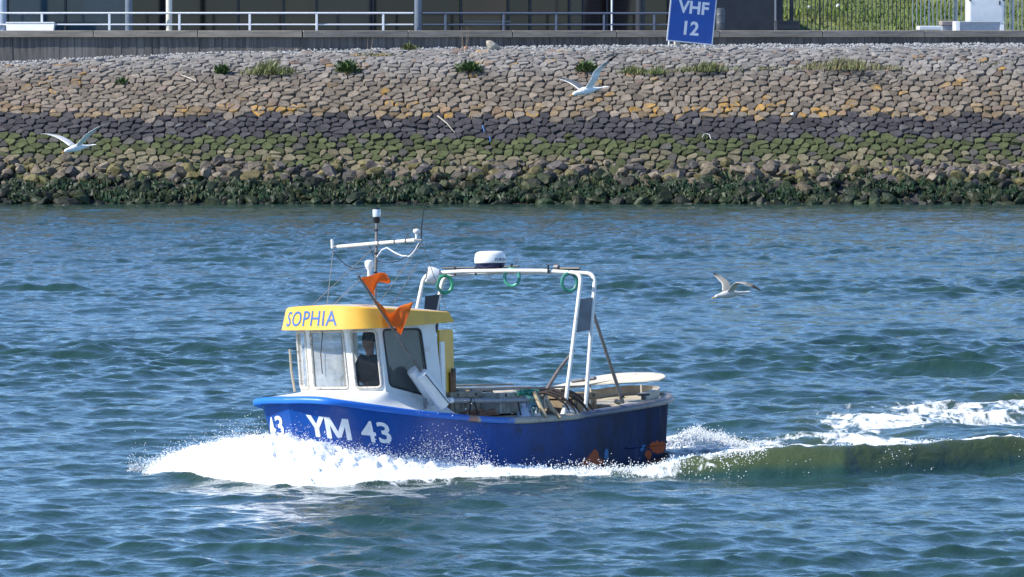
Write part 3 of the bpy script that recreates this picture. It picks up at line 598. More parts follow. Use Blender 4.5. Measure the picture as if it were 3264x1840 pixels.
# ------------------------------------------------------------------ weeds and small finds on the slope
M_LEAF = attr_mat('weed_leaf', .6, .3, .15, 9, 0)
def on_bank(u, v):
    S = np.linspace(s_of_z(.2), _pd[-1]-.2, 900); X = (u-1632)/FOC*np.interp(S, _pd, PROF[:,0]); Y, Z = bank(X, S); vv = 90+(CAM_H-Z)*FOC/Y
    i = int(np.argmin(np.abs(vv-v))); return float(X[i]), float(Y[i]), float(Z[i])
def weed(u, v, wpx, hpx, cols, label, kind='bush', n=420, cat='plant', group='weeds growing between the stones'):
    x, y, z = on_bank(u, v); sc = y/FOC; W, Hh = wpx*sc, hpx*sc
    t = thing('weed_clump' if kind == 'bush' else 'grass_tuft', (x,y,z-.02), label, cat, group)
    cols = np.array(cols)
    if kind == 'bush':
        r = RNG.normal(size=(n,3)); r /= np.linalg.norm(r,axis=1)[:,None]; rad = RNG.random(n)**.45; lump = .7+.5*vnoise(r[:,0]*2.2+u, r[:,2]*2.2, 5)
        c = r*rad[:,None]*lump[:,None]*np.array((W/2,W/2.6,Hh*.62)); c[:,2] = np.abs(c[:,2])+.02
        s = RNG.uniform(.035,.085,n)
    else:
        c = np.stack([RNG.normal(0,W/3.8,n), RNG.normal(0,W/6,n), np.zeros(n)],-1); s = RNG.uniform(.35,1.,n)*Hh*(.45+.9*vnoise(c[:,0]*3.1+u, c[:,1]*3+v, 17))*(1.05-.45*np.minimum(1,np.abs(c[:,0])/(W*.5)))
        keep = vnoise(c[:,0]*2.3+u*.7, c[:,1]*4, 19) > .22; c, s = c[keep], s[keep]; n = len(c)
    V = np.zeros((n,4,3)); a = RNG.uniform(0,6.283,n)
    if kind == 'bush':
        u1 = np.stack([np.cos(a),np.sin(a),RNG.uniform(-.3,.3,n)],-1); d = np.stack([r[:,0],r[:,1],np.abs(r[:,2])+.35],-1)+RNG.normal(0,.35,(n,3))
        V[:,0] = c-u1*s[:,None]*.15; V[:,1] = c+d*s[:,None]*.9+u1*s[:,None]*.5; V[:,2] = c+d*s[:,None]*1.7; V[:,3] = c+d*s[:,None]*.9-u1*s[:,None]*.5
        F = [(4*i,4*i+1,4*i+2,4*i+3) for i in range(n)]
    else:
        u1 = np.stack([np.cos(a),np.sin(a),np.zeros(n)],-1)*.014; ln = np.stack([RNG.normal(.12,.3,n),RNG.normal(0,.3,n),np.ones(n)],-1)*s[:,None]
        V[:,0] = c-u1; V[:,1] = c+u1; V[:,2] = c+ln*.6+u1*.8; V[:,3] = c+ln+np.array((.02,0,-.02))
        F = [(4*i,4*i+1,4*i+2) for i in range(n)]+[(4*i,4*i+2,4*i+3) for i in range(n)]
    T = cols[RNG.integers(0,len(cols),n)]*RNG.uniform(.6,1.4,(n,1))
    mk('foliage' if kind == 'bush' else 'blades', V.reshape(-1,3), F, M_LEAF, t, False, np.repeat(T,4,0)).__setitem__('kind','stuff')
    st = MB()
    for k in range(5 if kind == 'bush' else 2):
        q = (random.uniform(-W/4,W/4), random.uniform(-W/8,W/8), Hh*random.uniform(.5,.9)); st.tube([(q[0]*.2,q[1]*.2,-.05),(q[0]*.6,q[1]*.6,q[2]*.6),q], [.012,.009,.004], 5)
    st.build('stems', mat('weed_stem', (.10,.085,.04), .8), t)
G1 = [(.05,.10,.028),(.075,.14,.035),(.04,.07,.024)]; G2 = [(.13,.15,.05),(.17,.17,.07),(.10,.13,.035)]; G3 = [(.16,.15,.06),(.12,.14,.05),(.2,.17,.08)]
weed(708,238,44,42,G1,'small dark green weed left of the long grass patch',n=420)
weed(855,236,150,52,G2,'long patch of pale grass near the left of the stones','tuft',900)
weed(1105,232,84,54,G1,'round green weed clump below the left part of the wall',n=650)
weed(1495,230,92,50,G1,'dense dark green weed clump in the middle of the upper stones',n=750)
weed(1868,230,70,46,G1+G2[:1],'bright green weed clump behind the raised wing of the upper gull',n=520)
weed(390,268,34,20,G1,'tiny green weed low among the stones at the left',n=160)
weed(1305,160,48,22,G2,'low yellow-green tuft at the foot of the wall',n=220)
weed(2010,232,90,30,G2,'sparse yellow grass tuft right of the upper gull','tuft',300)
weed(2090,236,80,44,G2+G1[:1],'ragged weed with dry stalks left of the grass under the blue sign','tuft',420)
weed(2250,226,190,38,G2,'wide grass strip below the blue sign','tuft',900)
weed(2690,220,330,44,G3,'very wide thin grass patch right of the blue sign','tuft',1300)
weed(2430,222,60,22,G3,'thin grass tuft between the two wide grass patches','tuft',160)
weed(3190,205,90,22,G3,'sparse pale grass tuft near the right edge','tuft',180)
weed(1190,178,140,18,G3,'thin low grass on the gravel edge left of the boulder','tuft',300)
# dry stalks
def stalks(u, v, h, label, n=5):
    x, y, z = on_bank(u, v); sc = y/FOC; t = thing('dry_stalks', (x,y,z-.03), label, 'plant', 'dry stalks on the slope'); m = mat('dry_stalk', (.23,.17,.12), .9)
    for k in range(n):
        dx = random.uniform(-.35,.35); hh = h*sc*random.uniform(.6,1); MB().tube([(dx*.3,0,0),(dx*.6,.02,hh*.5),(dx+random.uniform(-.05,.05),0,hh)], [.011,.009,.006], 5).build('stalk', m, t)
stalks(1480,168,95,'thin dry stalks standing before the wall left of the boulder'); stalks(2110,228,80,'reddish dry stalks above the ragged weed left of the sign',4); stalks(1172,165,70,'pair of leaning dry stalks before the wall',2)
def find_rock(u, v, r, col, label, name='boulder', cat='boulder'):
    x, y, z = on_bank(u, v); V = rock_shape(r); o = mk(name, V, ICO_F, M_ROCK, None, True, np.tile(np.array(col),(len(V),1)), loc=(x,y,z+r*.45)); tag(o, label, cat)
find_rock(1571,160,.3,(.38,.34,.28),'single pale boulder sitting on the gravel against the wall')
find_rock(1487,160,.13,(.5,.26,.17),'small orange-pink stone on the gravel left of the pale boulder',cat='stone')
find_rock(2525,368,.10,(.7,.7,.68),'white lump of plastic among the orange lichen stones','litter','litter')
find_rock(1235,348,.06,(.62,.6,.56),'small white scrap high on the tan stones','litter','litter')
def find_stick(pts, r, col, label, name='driftwood', cat='stick'):
    P = [np.array(on_bank(u, v)) for u, v in pts]; o0 = P[0].copy(); t = mat(name, col, .8, var=.2)
    o = MB().tube([p-o0+np.array((0,-.07,.10)) for p in P], r, 6).build(name, t, loc=o0); tag(o, label, cat)
find_stick([(578,248),(602,256),(626,268)], [.02,.025,.012], (.5,.42,.34), 'short bleached stick among the left stones')
find_stick([(1395,378),(1425,402),(1450,432)], [.025,.02,.008], (.42,.38,.30), 'bent bleached branch lying on the dark stones')
find_stick([(1537,408),(1541,418),(1543,430)], [.012,.017,.008], (.05,.20,.50), 'upper scrap of blue rope on the dark stones', 'rope_scrap', 'rope')
find_stick([(1559,444),(1563,452),(1560,460)], [.008,.017,.012], (.05,.20,.50), 'lower scrap of blue rope on the dark stones', 'rope_scrap', 'rope')
find_stick([(2238,446),(2243,436),(2252,434),(2261,438),(2265,450)], .012, (.65,.65,.62), 'white plastic hoop lying on the dark stones', 'plastic_hoop', 'litter')

# ------------------------------------------------------------------ the fishing boat (local: x forward, y to port, z up, origin at the stem on the waterline)
BOAT = thing('fishing_boat', BOAT_LOC, 'small blue fishing boat with yellow-roofed white wheelhouse, YM 43 on the bow', 'boat')
BOAT.rotation_euler = BOAT_ROT.to_euler()
def bw(l): return BOAT_LOC + BOAT_ROT @ Vector(l)          # boat point -> world
BOAT_EUL = BOAT_ROT.to_euler()
def aboard(name, label, cat, group=None, at=(0,0,0)):       # a thing standing on the boat: own top-level Empty in the boat's frame
    o = thing(name, bw(at), label, cat, group); o.rotation_euler = BOAT_EUL; return o
GP = [(.07,0),(.03,.40),(-.09,.77),(-.58,1.02),(-1.28,1.18),(-1.95,1.26),(-3.1,1.33),(-4.3,1.33),(-5.05,1.28),(-6.1,1.14),(-7.0,.9),(-7.5,.52),(-7.68,0)]
HP = [(-.005,0),(-.085,.36),(-.22,.73),(-.585,1.005),(-1.31,1.14),(-1.98,1.2),(-3.1,1.27),(-4.3,1.27),(-5.05,1.23),(-6.08,1.09),(-6.95,.85),(-7.44,.48),(-7.62,0)]
WP = [(-.16,0),(-.28,.33),(-.48,.68),(-.88,.94),(-1.6,1.07),(-2.2,1.12),(-3.2,1.2),(-4.3,1.21),(-5.05,1.18),(-6.05,1.06),(-6.88,.83),(-7.36,.47),(-7.53,0)]
ZG = [1.15,1.15,1.12,1.04,.935,.86,.76,.765,.805,.865,.92,.975,.985]
NT = 97
def refl(P): return np.array((P[-2][0], -P[-2][1]))
Gc = catmull(GP, NT, refl(GP)); Hc = catmull(HP, NT, refl(HP)); Wc = catmull(WP, NT, refl(WP)); Zc = catmull([(z,) for z in ZG], NT)[:,0]
RAILH = .09
def hull_pt(i, f):                                          # i fractional station, f 0 waterline .. 1 below the rail
    i = np.clip(i, 0, NT-1.0001); k = int(i); q = i-k
    H_, W_ = Hc[k]*(1-q)+Hc[k+1]*q, Wc[k]*(1-q)+Wc[k+1]*q; zt = (Zc[k]*(1-q)+Zc[k+1]*q)-RAILH
    e = 1.35; g = max(f,0)**e
    P = W_+(H_-W_)*g
    if f < 0: P = W_*(1+f*.0)+(Wc[NT//2]*np.array((1,0))-W_)*(-f*.06)
    return np.array((P[0], P[1], zt*f if f >= 0 else f*.5))
M_HULL = bpy.data.materials.new('worn_blue_hull_paint')
def _hull():
    m = M_HULL; n, l, b = nodes(m); tc = n.new('ShaderNodeTexCoord'); P = tc.outputs['Object']
    sp = n.new('ShaderNodeSeparateXYZ'); l.new(P, sp.inputs[0])
    def noise(sc, det=6, rough=.6, st=None):
        v = P
        if st: mp = n.new('ShaderNodeMapping'); mp.inputs['Scale'].default_value = st; l.new(P, mp.inputs[0]); v = mp.outputs[0]
        t = n.new('ShaderNodeTexNoise'); t.inputs['Scale'].default_value = sc; t.inputs['Detail'].default_value = det; t.inputs['Roughness'].default_value = rough; l.new(v, t.inputs[0]); return t.outputs[0]
    def mth(op, a, bb=None):
        t = n.new('ShaderNodeMath'); t.operation = op
        for i, q in enumerate((a, bb)):
            if q is None: continue
            if isinstance(q, (int, float)): t.inputs[i].default_value = q
            else: l.new(q, t.inputs[i])
        return t.outputs[0]
    def rng(x, a, c, lo=0, hi=1):
        t = n.new('ShaderNodeMapRange'); t.inputs['From Min'].default_value = a; t.inputs['From Max'].default_value = c; t.inputs['To Min'].default_value = lo; t.inputs['To Max'].default_value = hi; l.new(x, t.inputs[0]); return t.outputs[0]
    def mix(f, a, c):
        t = n.new('ShaderNodeMixRGB'); l.new(f, t.inputs[0])
        for i, q in ((1,a),(2,c)):
            if isinstance(q, tuple): t.inputs[i].default_value = (*q, 1)
            else: l.new(q, t.inputs[i])
        return t.outputs[0]
    col = mix(rng(noise(2.5), .35, .7), (.004,.055,.27), (.005,.075,.34))
    fade = rng(sp.outputs[0], -2.6, -7.0)                                    # older, grimier paint and the shaded stern's darkness, both put into the colour
    col = mix(mth('MULTIPLY', fade, .95), col, (.004,.012,.045))
    gr = mth('MULTIPLY', rng(noise(1.3, 8, .7, (1,1,.35)), .42, .62), rng(sp.outputs[0], -2.4, -6.0, .1, 1.0))
    col = mix(gr, col, (.007,.008,.010))
    st = mth('MULTIPLY', rng(noise(6, 6, .6, (1,1,.12)), .58, .72), rng(sp.outputs[0], -4.4, -7.2, 0, .7)); col = mix(st, col, (.10,.085,.07))
    sc = rng(noise(4.5, 8, .72), .56, .66); col = mix(mth('MULTIPLY', sc, rng(sp.outputs[0], -1.0, -4., 0, .8)), col, (.012,.02,.05))
    def patch(a, z, ra, rz, c, col, w_=.55):
        dx = mth('MULTIPLY', mth('SUBTRACT', sp.outputs[0], a), 1/ra); dz = mth('MULTIPLY', mth('SUBTRACT', sp.outputs[2], z), 1/rz)
        r2 = mth('ADD', mth('MULTIPLY', dx, dx), mth('MULTIPLY', dz, dz)); e = mth('ADD', r2, mth('MULTIPLY', mth('SUBTRACT', noise(6.5, 6, .65), .5), 6.0*w_))
        return mix(rng(e, 1.05, .85), col, c)
    OR = (.46,.085,.018)
    col = patch(-4.98, .03, .27, .13, OR, col); col = patch(-5.05, .13, .09, .11, OR, col, .3); col = patch(-6.78, .20, .30, .10, OR, col); col = patch(-6.45, .10, .10, .07, OR, col)
    col = patch(-3.75, -.02, .22, .05, OR, col, .8); col = patch(-5.32, .16, .05, .08, (.06,.20,.40), col, 1.6); col = patch(-6.25, .2, .07, .05, (.06,.20,.42), col, 1.6)
    low = rng(mth('ADD', sp.outputs[2], mth('MULTIPLY', noise(3), .25)), .10, .03); col = mix(mth('MULTIPLY', low, rng(sp.outputs[0], -4.6, -6.2, .25, .92)), col, (.05,.03,.024))
    l.new(col, b.inputs['Base Color']); b.inputs['Roughness'].default_value = .38; l.new(rng(fade, 0, 1, .24, .8), b.inputs['Roughness']); l.new(rng(fade, 0, 1, .5, .15), b.inputs['Specular IOR Level'])
    bp = n.new('ShaderNodeBump'); bp.inputs['Strength'].default_value = .25; bp.inputs['Distance'].default_value = .02; l.new(noise(7), bp.inputs['Height']); l.new(bp.outputs[0], b.inputs['Normal'])
_hull()
def mirror_loft(rows):
    """rows: list of (NT x 3) port-side lines from bottom to top; returns V, F for both sides"""
    k = len(rows); P = np.stack(rows); V = []; F = []
    for s in (1,-1):
        o = len(V); Q = P.copy(); Q[...,1] *= s; V += [tuple(p) for p in Q.reshape(-1,3)]; n = P.shape[1]
        for j in range(k-1):
            for i in range(n-1):
                f = (o+j*n+i, o+j*n+i+1, o+(j+1)*n+i+1, o+(j+1)*n+i); F.append(f if s < 0 else f[::-1])
    return V, F
fs = [-1,-.6,-.25,0,.12,.25,.38,.5,.62,.75,.87,1.0]
V, F = mirror_loft([np.array([hull_pt(i, f) for i in range(NT)]) for f in fs])
hull = mk('hull', V, F, M_HULL, BOAT, True); hull.data.set_sharp_from_angle(angle=R(32))
# chine line / strake near the stern waterline
V = []; st = MB(); st.tube([hull_pt(i, .30)+np.array((0,.004,0)) for i in np.linspace(70,93,24)], .018, 6).build('strake', M_HULL, BOAT, True)
# rail: top cap, outer face, underside
def inset(P, d):
    T = np.gradient(P, axis=0); T[0] = (0,1); T[-1] = (0,-1); T /= np.linalg.norm(T, axis=1)[:,None]; N = np.stack([-T[:,1], T[:,0]], -1); return P+N*d
def _dir():                                                 # inward normal sign check at midships
    return 1 if inset(Gc, .1)[NT//2,1] < Gc[NT//2,1] else -1
SG = _dir()
def z3(P, z): return np.column_stack([P, z])
Gi = inset(Gc, SG*.13); Gi[:,1] = np.maximum(Gi[:,1], 0); Gr = inset(Gc, SG*.025)
M_RAIL = bpy.data.materials.new('worn_rail_paint')
def _rail():
    n, l, b = nodes(M_RAIL); tc = n.new('ShaderNodeTexCoord'); sp = n.new('ShaderNodeSeparateXYZ'); l.new(tc.outputs['Object'], sp.inputs[0])
    no = n.new('ShaderNodeTexNoise'); no.inputs['Scale'].default_value = 7; no.inputs['Detail'].default_value = 7; l.new(tc.outputs['Object'], no.inputs[0])
    ad = n.new('ShaderNodeMath'); ad.operation = 'MULTIPLY_ADD'; l.new(no.outputs[0], ad.inputs[0]); ad.inputs[1].default_value = .5; l.new(sp.outputs[0], ad.inputs[2])
    cr = n.new('ShaderNodeValToRGB'); mr = n.new('ShaderNodeMapRange'); mr.inputs['From Min'].default_value = -8; mr.inputs['From Max'].default_value = .5; l.new(ad.outputs[0], mr.inputs[0]); l.new(mr.outputs[0], cr.inputs[0])
    E = cr.color_ramp.elements; E[0].position = 0; E[0].color = (.24,.20,.16,1); E[1].position = 1; E[1].color = (.016,.16,.62,1)
    def p(a): return (a+8)/8.5
    for a, c in ((-6.9,(.24,.20,.155)),(-6.0,(.15,.14,.14)),(-5.2,(.09,.10,.14)),(-4.5,(.08,.095,.14)),(-4.32,(.36,.32,.25)),(-3.0,(.40,.36,.28)),(-2.86,(.03,.16,.52)),(-2.35,(.03,.15,.50)),(-2.28,(.42,.36,.28)),(-2.12,(.35,.14,.08)),(-2.02,(.04,.13,.45)),(-1.6,(.016,.14,.58))):
        e = E.new(p(a)); e.color = (*c, 1)
    n2 = n.new('ShaderNodeTexNoise'); n2.inputs['Scale'].default_value = 4; n2.inputs['Detail'].default_value = 8; n2.inputs['Roughness'].default_value = .7; l.new(tc.outputs['Object'], n2.inputs[0])
    m2 = n.new('ShaderNodeMapRange'); m2.inputs['From Min'].default_value = .52; m2.inputs['From Max'].default_value = .68; l.new(n2.outputs[0], m2.inputs[0])
    m3 = n.new('ShaderNodeMapRange'); m3.inputs['From Min'].default_value = -1.2; m3.inputs['From Max'].default_value = -5.5; m3.inputs['To Max'].default_value = .85; l.new(sp.outputs[0], m3.inputs[0])
    mu = n.new('ShaderNodeMath'); mu.operation = 'MULTIPLY'; l.new(m2.outputs[0], mu.inputs[0]); l.new(m3.outputs[0], mu.inputs[1])
    mx = n.new('ShaderNodeMixRGB'); l.new(mu.outputs[0], mx.inputs[0]); l.new(cr.outputs[0], mx.inputs[1]); mx.inputs[2].default_value = (.075,.075,.08,1); l.new(mx.outputs[0], b.inputs['Base Color']); b.inputs['Roughness'].default_value = .4
_rail()
V, F = mirror_loft([z3(Hc, Zc-RAILH), z3(inset(Hc,-SG*.012), Zc-RAILH-.004), z3(Gc, Zc-RAILH*.95), z3(inset(Gc,-SG*.012), Zc-RAILH*.5), z3(Gc, Zc-.02), z3(Gr, Zc), z3(Gi, Zc+.004), z3(Gi, Zc-.06)])
rail = mk('gunwale_rail', V, F, M_RAIL, BOAT, True); rail.data.set_sharp_from_angle(angle=R(45))
# inner bulwark and deck
M_CREAM = mat('dirty_cream_gelcoat', (.46,.41,.31), .6, var=.2, vscale=4, dirt=(.17,.14,.10), dscale=2.2, dlo=.48, dhi=.7)
M_INNER = mat('inner_bulwark', (.34,.31,.25), .7, var=.2, vscale=4, dirt=(.13,.11,.09), dscale=2.5)
Gin = inset(Gc, SG*.135); Gin[:,1] = np.maximum(Gin[:,1],0); i0, i1 = 36, NT-1
V, F = mirror_loft([z3(Gin, np.full(NT,.30))[i0:], z3(Gin, Zc-.055)[i0:]]); mk('bulwark_lining', V, F, M_INNER, BOAT, True)
dk = Gin[i0:]; V = [(a,p,.31) for a, p in dk]+[(a,-p,.31) for a, p in dk]; n = len(dk); mk('deck', V, [(i,i+1,n+i+1,n+i) for i in range(n-1)], M_INNER, BOAT)
# stern deck and its raised sheet
i2 = int(np.argmin(np.abs(Gc[:,0]+6.15))); sd = inset(Gc, SG*.12)[i2:]; sd[:,1] = np.maximum(sd[:,1],0); n = len(sd); zz = Zc[i2:]-.02
V = [(a,p,z) for (a,p), z in zip(sd,zz)]+[(a,-p,z) for (a,p), z in zip(sd,zz)]; F = [(i,n+i,n+i+1,i+1) for i in range(n-1)]
V += [(sd[0,0],sd[0,1],.32),(sd[0,0],-sd[0,1],.32)]; F += [(0,len(V)-2,len(V)-1,n)]
mk('stern_deck', V, F, M_CREAM, BOAT)
lid = [(-6.5,-1.22,1.06),(-6.95,-1.16,1.14),(-7.42,-1.0,1.225),(-7.6,-.82,1.262),(-7.70,-.55,1.28),(-7.70,-.1,1.28),(-7.64,.2,1.262),(-7.56,.34,1.225),(-7.46,.36,1.19),(-7.38,.28,1.175),(-7.32,.22,1.17),(-7.25,.08,1.165),(-7.18,-.14,1.16),(-7.08,-.42,1.14),(-6.85,-.68,1.115),(-6.5,-.90,1.06)]
lt = catmull(lid+[lid[0]], 64)[:-1]; cen = lt.mean(0); n = len(lt)
V = [tuple(p) for p in lt]+[tuple(p-np.array((0,0,.018))) for p in lt]+[tuple(cen+np.array((0,0,.012))),tuple(cen-np.array((0,0,.02)))]
F = [(i,(i+1)%n,2*n) for i in range(n)]+[(n+(i+1)%n,n+i,2*n+1) for i in range(n)]+[(n+i,n+(i+1)%n,(i+1)%n,i) for i in range(n)]
mk('raised_stern_sheet', V, F, mat('sun_bleached_sheet', (.62,.56,.44), .55, var=.1, vscale=3, dirt=(.25,.2,.13), dscale=5, dlo=.6, dhi=.72), BOAT)
for a, p, z in ((-6.75,-1.0,1.09),(-7.45,-.5,1.21),(-7.3,.1,1.14),(-6.9,-.55,1.1)): MB().tube([(a,p,.94),(a,p,z-.03)], .022, 6).build('sheet_support', M_CREAM, BOAT)
# inner stern coaming: pale raised step
co = inset(Gc, SG*.20)[i2+3:]; co[:,1] = np.maximum(co[:,1],0); zz = Zc[i2+3:]; n = len(co)
V, F = mirror_loft([z3(co, zz-.02), z3(co, zz+.11), z3(inset(Gc,SG*.30)[i2+3:]*np.array((1,1)), zz+.11)])
V = [(v[0], max(v[1],0) if k < len(V)//2 else min(v[1],0), v[2]) for k, v in enumerate(V)]; mk('stern_coaming', V, F, M_CREAM, BOAT, False)

# --- foredeck and wheelhouse
M_WHT = mat('white_wheelhouse_paint', (.76,.75,.71), .4, var=.06, vscale=5, dirt=(.5,.46,.38), dscale=3, dlo=.58, dhi=.8)
CB = [(-.86,0),(-.865,.20),(-.88,.41),(-1.0,.64),(-1.10,.845),(-1.4,.865),(-1.75,.875),(-2.2,.885)]   # port half of the wheelhouse base
nf = 40; ob = catmull(CB, nf); iF = int(np.argmin(np.abs(Gc[:,0]+2.15)*(Gc[:,1] > .9)+9*(Gc[:,1] <= .9)))
def resample(P, n, pw=1.0):
    d = np.concatenate([[0], np.cumsum(np.linalg.norm(np.diff(P,axis=0),axis=1))]); t = np.linspace(0,1,n)**pw*d[-1]; return np.stack([np.interp(t,d,P[:,k]) for k in range(P.shape[1])],-1)
og = resample(np.column_stack([Gi, Zc+.006])[:iF+1], nf); ibz = np.interp(ob[:,0], [-2.2,-1.1,-.86], [1.0,1.19,1.22]); ibase = np.column_stack([ob, ibz])
ibase = resample(ibase, nf)
rows = []
for f, lift in ((0,0),(.15,.012),(.45,.02),(.75,.02),(.93,.0),(1,.03)): r = og*(1-f)+ibase*f; r[:,2] = og[:,2]*(1-f**1.3)+ibase[:,2]*f**1.3+lift*0; rows.append(r)
V, F = mirror_loft(rows); mk('foredeck', V, [f[::-1] for f in F], M_WHT, BOAT, True)
LEAN = .085
def lean(a, p, z): return np.array((a+LEAN*(z-1.2)/.9, p*(1-.03*(z-1.2)/.9), z))
M_FRAME = mat('window_rubber', (.52,.49,.43), .6, var=.2, vscale=20, dirt=(.10,.09,.08), dscale=12, dlo=.58, dhi=.68)
M_FRAMED = mat('dark_window_rubber', (.03,.03,.035), .5)
def glass(name, tint, alpha_dirt, dirt=(.75,.76,.75), scale=2.2):
    m = bpy.data.materials.new(name); n, l, b = nodes(m); n.remove(b)
    tr = n.new('ShaderNodeBsdfTransparent'); tr.inputs[0].default_value = (*tint,1); gl = n.new('ShaderNodeBsdfGlossy'); gl.inputs['Roughness'].default_value = .03
    fr = n.new('ShaderNodeFresnel'); fr.inputs[0].default_value = 1.45; m1 = n.new('ShaderNodeMixShader'); l.new(fr.outputs[0], m1.inputs[0]); l.new(tr.outputs[0], m1.inputs[1]); l.new(gl.outputs[0], m1.inputs[2])
    df = n.new('ShaderNodeBsdfDiffuse'); df.inputs[0].default_value = (*dirt,1); tc = n.new('ShaderNodeTexCoord'); no = n.new('ShaderNodeTexNoise'); no.inputs['Scale'].default_value = scale; no.inputs['Detail'].default_value = 8; no.inputs['Roughness'].default_value = .65; l.new(tc.outputs['Object'], no.inputs[0])
    mr = n.new('ShaderNodeMapRange'); mr.inputs['From Min'].default_value = .3; mr.inputs['From Max'].default_value = .75; mr.inputs['To Min'].default_value = alpha_dirt*.35; mr.inputs['To Max'].default_value = alpha_dirt*1.5; l.new(no.outputs[0], mr.inputs[0])
    m2 = n.new('ShaderNodeMixShader'); l.new(mr.outputs[0], m2.inputs[0]); l.new(m1.outputs[0], m2.inputs[1]); l.new(df.outputs[0], m2.inputs[2]); l.new(m2.outputs[0], n['Material Output'].inputs[0]); return m
G_FRONT = glass('salty_glass', (.70,.73,.73), .34); G_SIDE = glass('tinted_glass', (.74,.77,.77), .05, (.3,.3,.3))
def rounded_quad(C, r, k=4):
    """C: 4 uv corners (bl, br, tr, tl) -> rounded loop"""
    C = [np.array(c, float) for c in C]; out = []
    for i in range(4):
        p, a, b = C[i], C[i-1], C[(i+1)%4]; ua = (a-p)/np.linalg.norm(a-p); ub = (b-p)/np.linalg.norm(b-p); A, B = p+ua*r, p+ub*r
        for t in np.linspace(0,1,k+1): out.append((1-t)**2*A+2*t*(1-t)*p+t*t*B)
    return out
def facet(b0, b1, z0, z1, z1b, hole, rr, gmat, fmat, frame_r=.018, thick=.035, name='wall_panel', par=None):
    """one flat wall of the wheelhouse between base points b0, b1 with a rounded window opening (hole in metres along, and real z)"""
    L = math.hypot(b1[0]-b0[0], b1[1]-b0[1]); d = ((b1[0]-b0[0])/L, (b1[1]-b0[1])/L); nrm = np.array((d[1],-d[0],0.))
    mid = np.array(((b0[0]+b1[0])/2,(b0[1]+b1[1])/2,0)); cen = np.array((-1.5,0,0)); nrm *= np.sign(np.dot(nrm, mid-cen))
    def P(s, z, o=0): return lean(b0[0]+d[0]*s, b0[1]+d[1]*s, z)+nrm*o
    top = lambda s: z1+(z1b-z1)*s/L
    if hole is None:
        V = [P(0,z0),P(L,z0),P(L,z1b),P(0,z1),P(0,z0,-thick),P(L,z0,-thick),P(L,z1b,-thick),P(0,z1,-thick)]; mk(name, V, [(0,1,2,3),(5,4,7,6),(1,5,6,2),(4,0,3,7),(3,2,6,7),(4,5,1,0)], M_WHT, par or BOAT); return
    lp = rounded_quad(hole, rr); n = len(lp); c = np.mean(lp, 0); outer = []
    for s, z in lp:                                         # matching outer loop on the panel's border
        dx, dz = s-c[0], z-c[1]; ts = []
        if dx > 1e-9: ts.append((L-c[0])/dx)
        if dx < -1e-9: ts.append(-c[0]/dx)
        if dz > 1e-9: ts.append((z1-c[1])/dz)
        if dz < -1e-9: ts.append((z0-c[1])/dz)
        t = min(ts); outer.append((c[0]+dx*t, c[1]+dz*t))
    # snap the loop points nearest to each corner on to the corner
    for cs, cz in ((0,z0),(L,z0),(L,z1),(0,z1)):
        k = int(np.argmin([(o[0]-cs)**2+(o[1]-cz)**2 for o in outer])); outer[k] = (cs, cz)
    V = [P(*o) for o in outer]+[P(*q) for q in lp]+[P(*q,-thick) for q in lp]+[P(*o,-thick) for o in outer]
    F = []
    for i in range(n):
        j = (i+1)%n; F += [(i,j,n+j,n+i),(n+i,n+j,2*n+j,2*n+i),(2*n+i,2*n+j,3*n+j,3*n+i)]
    w_ = mk(name, V, F, M_WHT, par or BOAT)
    win = mk('window_pane', [P(*q,-.012) for q in rounded_quad(hole, rr)], [tuple(range(n))], gmat, w_)
    fr = MB(); pts = [P(*q,.004) for q in lp]; fr.tube(pts+pts[:2], frame_r, 6, False); fr.build('window_frame', fmat, w_, True)
ZT = 2.13
HW = [((-.88,-.41),(-.88,.41)),((-.88,.41),(-1.10,.845)),((-1.10,.845),(-2.2,.885))]
facet((-.88,-.41),(-.88,.41),1.16,ZT,ZT,[(.07,1.25),(.75,1.25),(.74,2.045),(.08,2.045)],.05,G_FRONT,M_FRAME)
L2 = math.hypot(.22,.435)
facet((-.88,.41),(-1.10,.845),1.16,ZT,ZT,[(.055,1.245),(L2-.05,1.245),(L2-.045,2.05),(.06,2.05)],.07,G_SIDE,M_FRAME,.022)
facet((-.88,-.41),(-1.10,-.845),1.16,ZT,ZT,[(.055,1.245),(L2-.05,1.245),(L2-.045,2.05),(.06,2.05)],.07,G_FRONT,M_FRAME,.022)
facet((-1.10,.845),(-2.2,.885),1.0,ZT+.0,ZT,[(.09,1.27),(.84,1.10),(.80,2.055),(.07,2.055)],.07,G_SIDE,M_FRAMED,.016)
facet((-1.10,-.845),(-2.2,-.885),1.0,ZT,ZT,[(.12,1.25),(.95,1.22),(.95,2.05),(.12,2.05)],.07,glass('clear_glass',(.8,.82,.82),.05),M_FRAMED,.016)
facet((-2.2,-.885),(-2.2,-.72),.35,ZT,ZT,None,0,None,None,name='rear_wall'); facet((-2.2,.62),(-2.2,.885),.35,ZT,ZT,None,0,None,None,name='rear_post')
mk('interior_board', [(-2.155,-.30,.4),(-2.155,.62,.4),(-2.075,.62,2.09),(-2.075,-.30,2.09),(-2.175,-.30,.4),(-2.175,.62,.4),(-2.095,.62,2.09),(-2.095,-.30,2.09)], [(0,1,2,3),(5,4,7,6),(1,5,6,2),(4,0,3,7),(3,2,6,7),(4,5,1,0)], mat('grey_board', (.30,.31,.30), .7, var=.1), BOAT)
MB().box((-1.13,-.05,1.12), (.34,1.3,.08), ch=.02).build('dashboard', mat('dash_grey', (.14,.14,.14), .7), BOAT)
MB().box((-1.0,-.2,1.245), (.08,.5,.05), ch=.02).build('dash_papers', M_WHT, BOAT)
# grab rail at starboard front edge
MB().tube([lean(-1.02,-.88,1.2),lean(-1.0,-.9,1.5),lean(-1.0,-.9,1.8)], .02, 6).build('hose', mat('tan_hose', (.42,.36,.26), .6), BOAT, True)
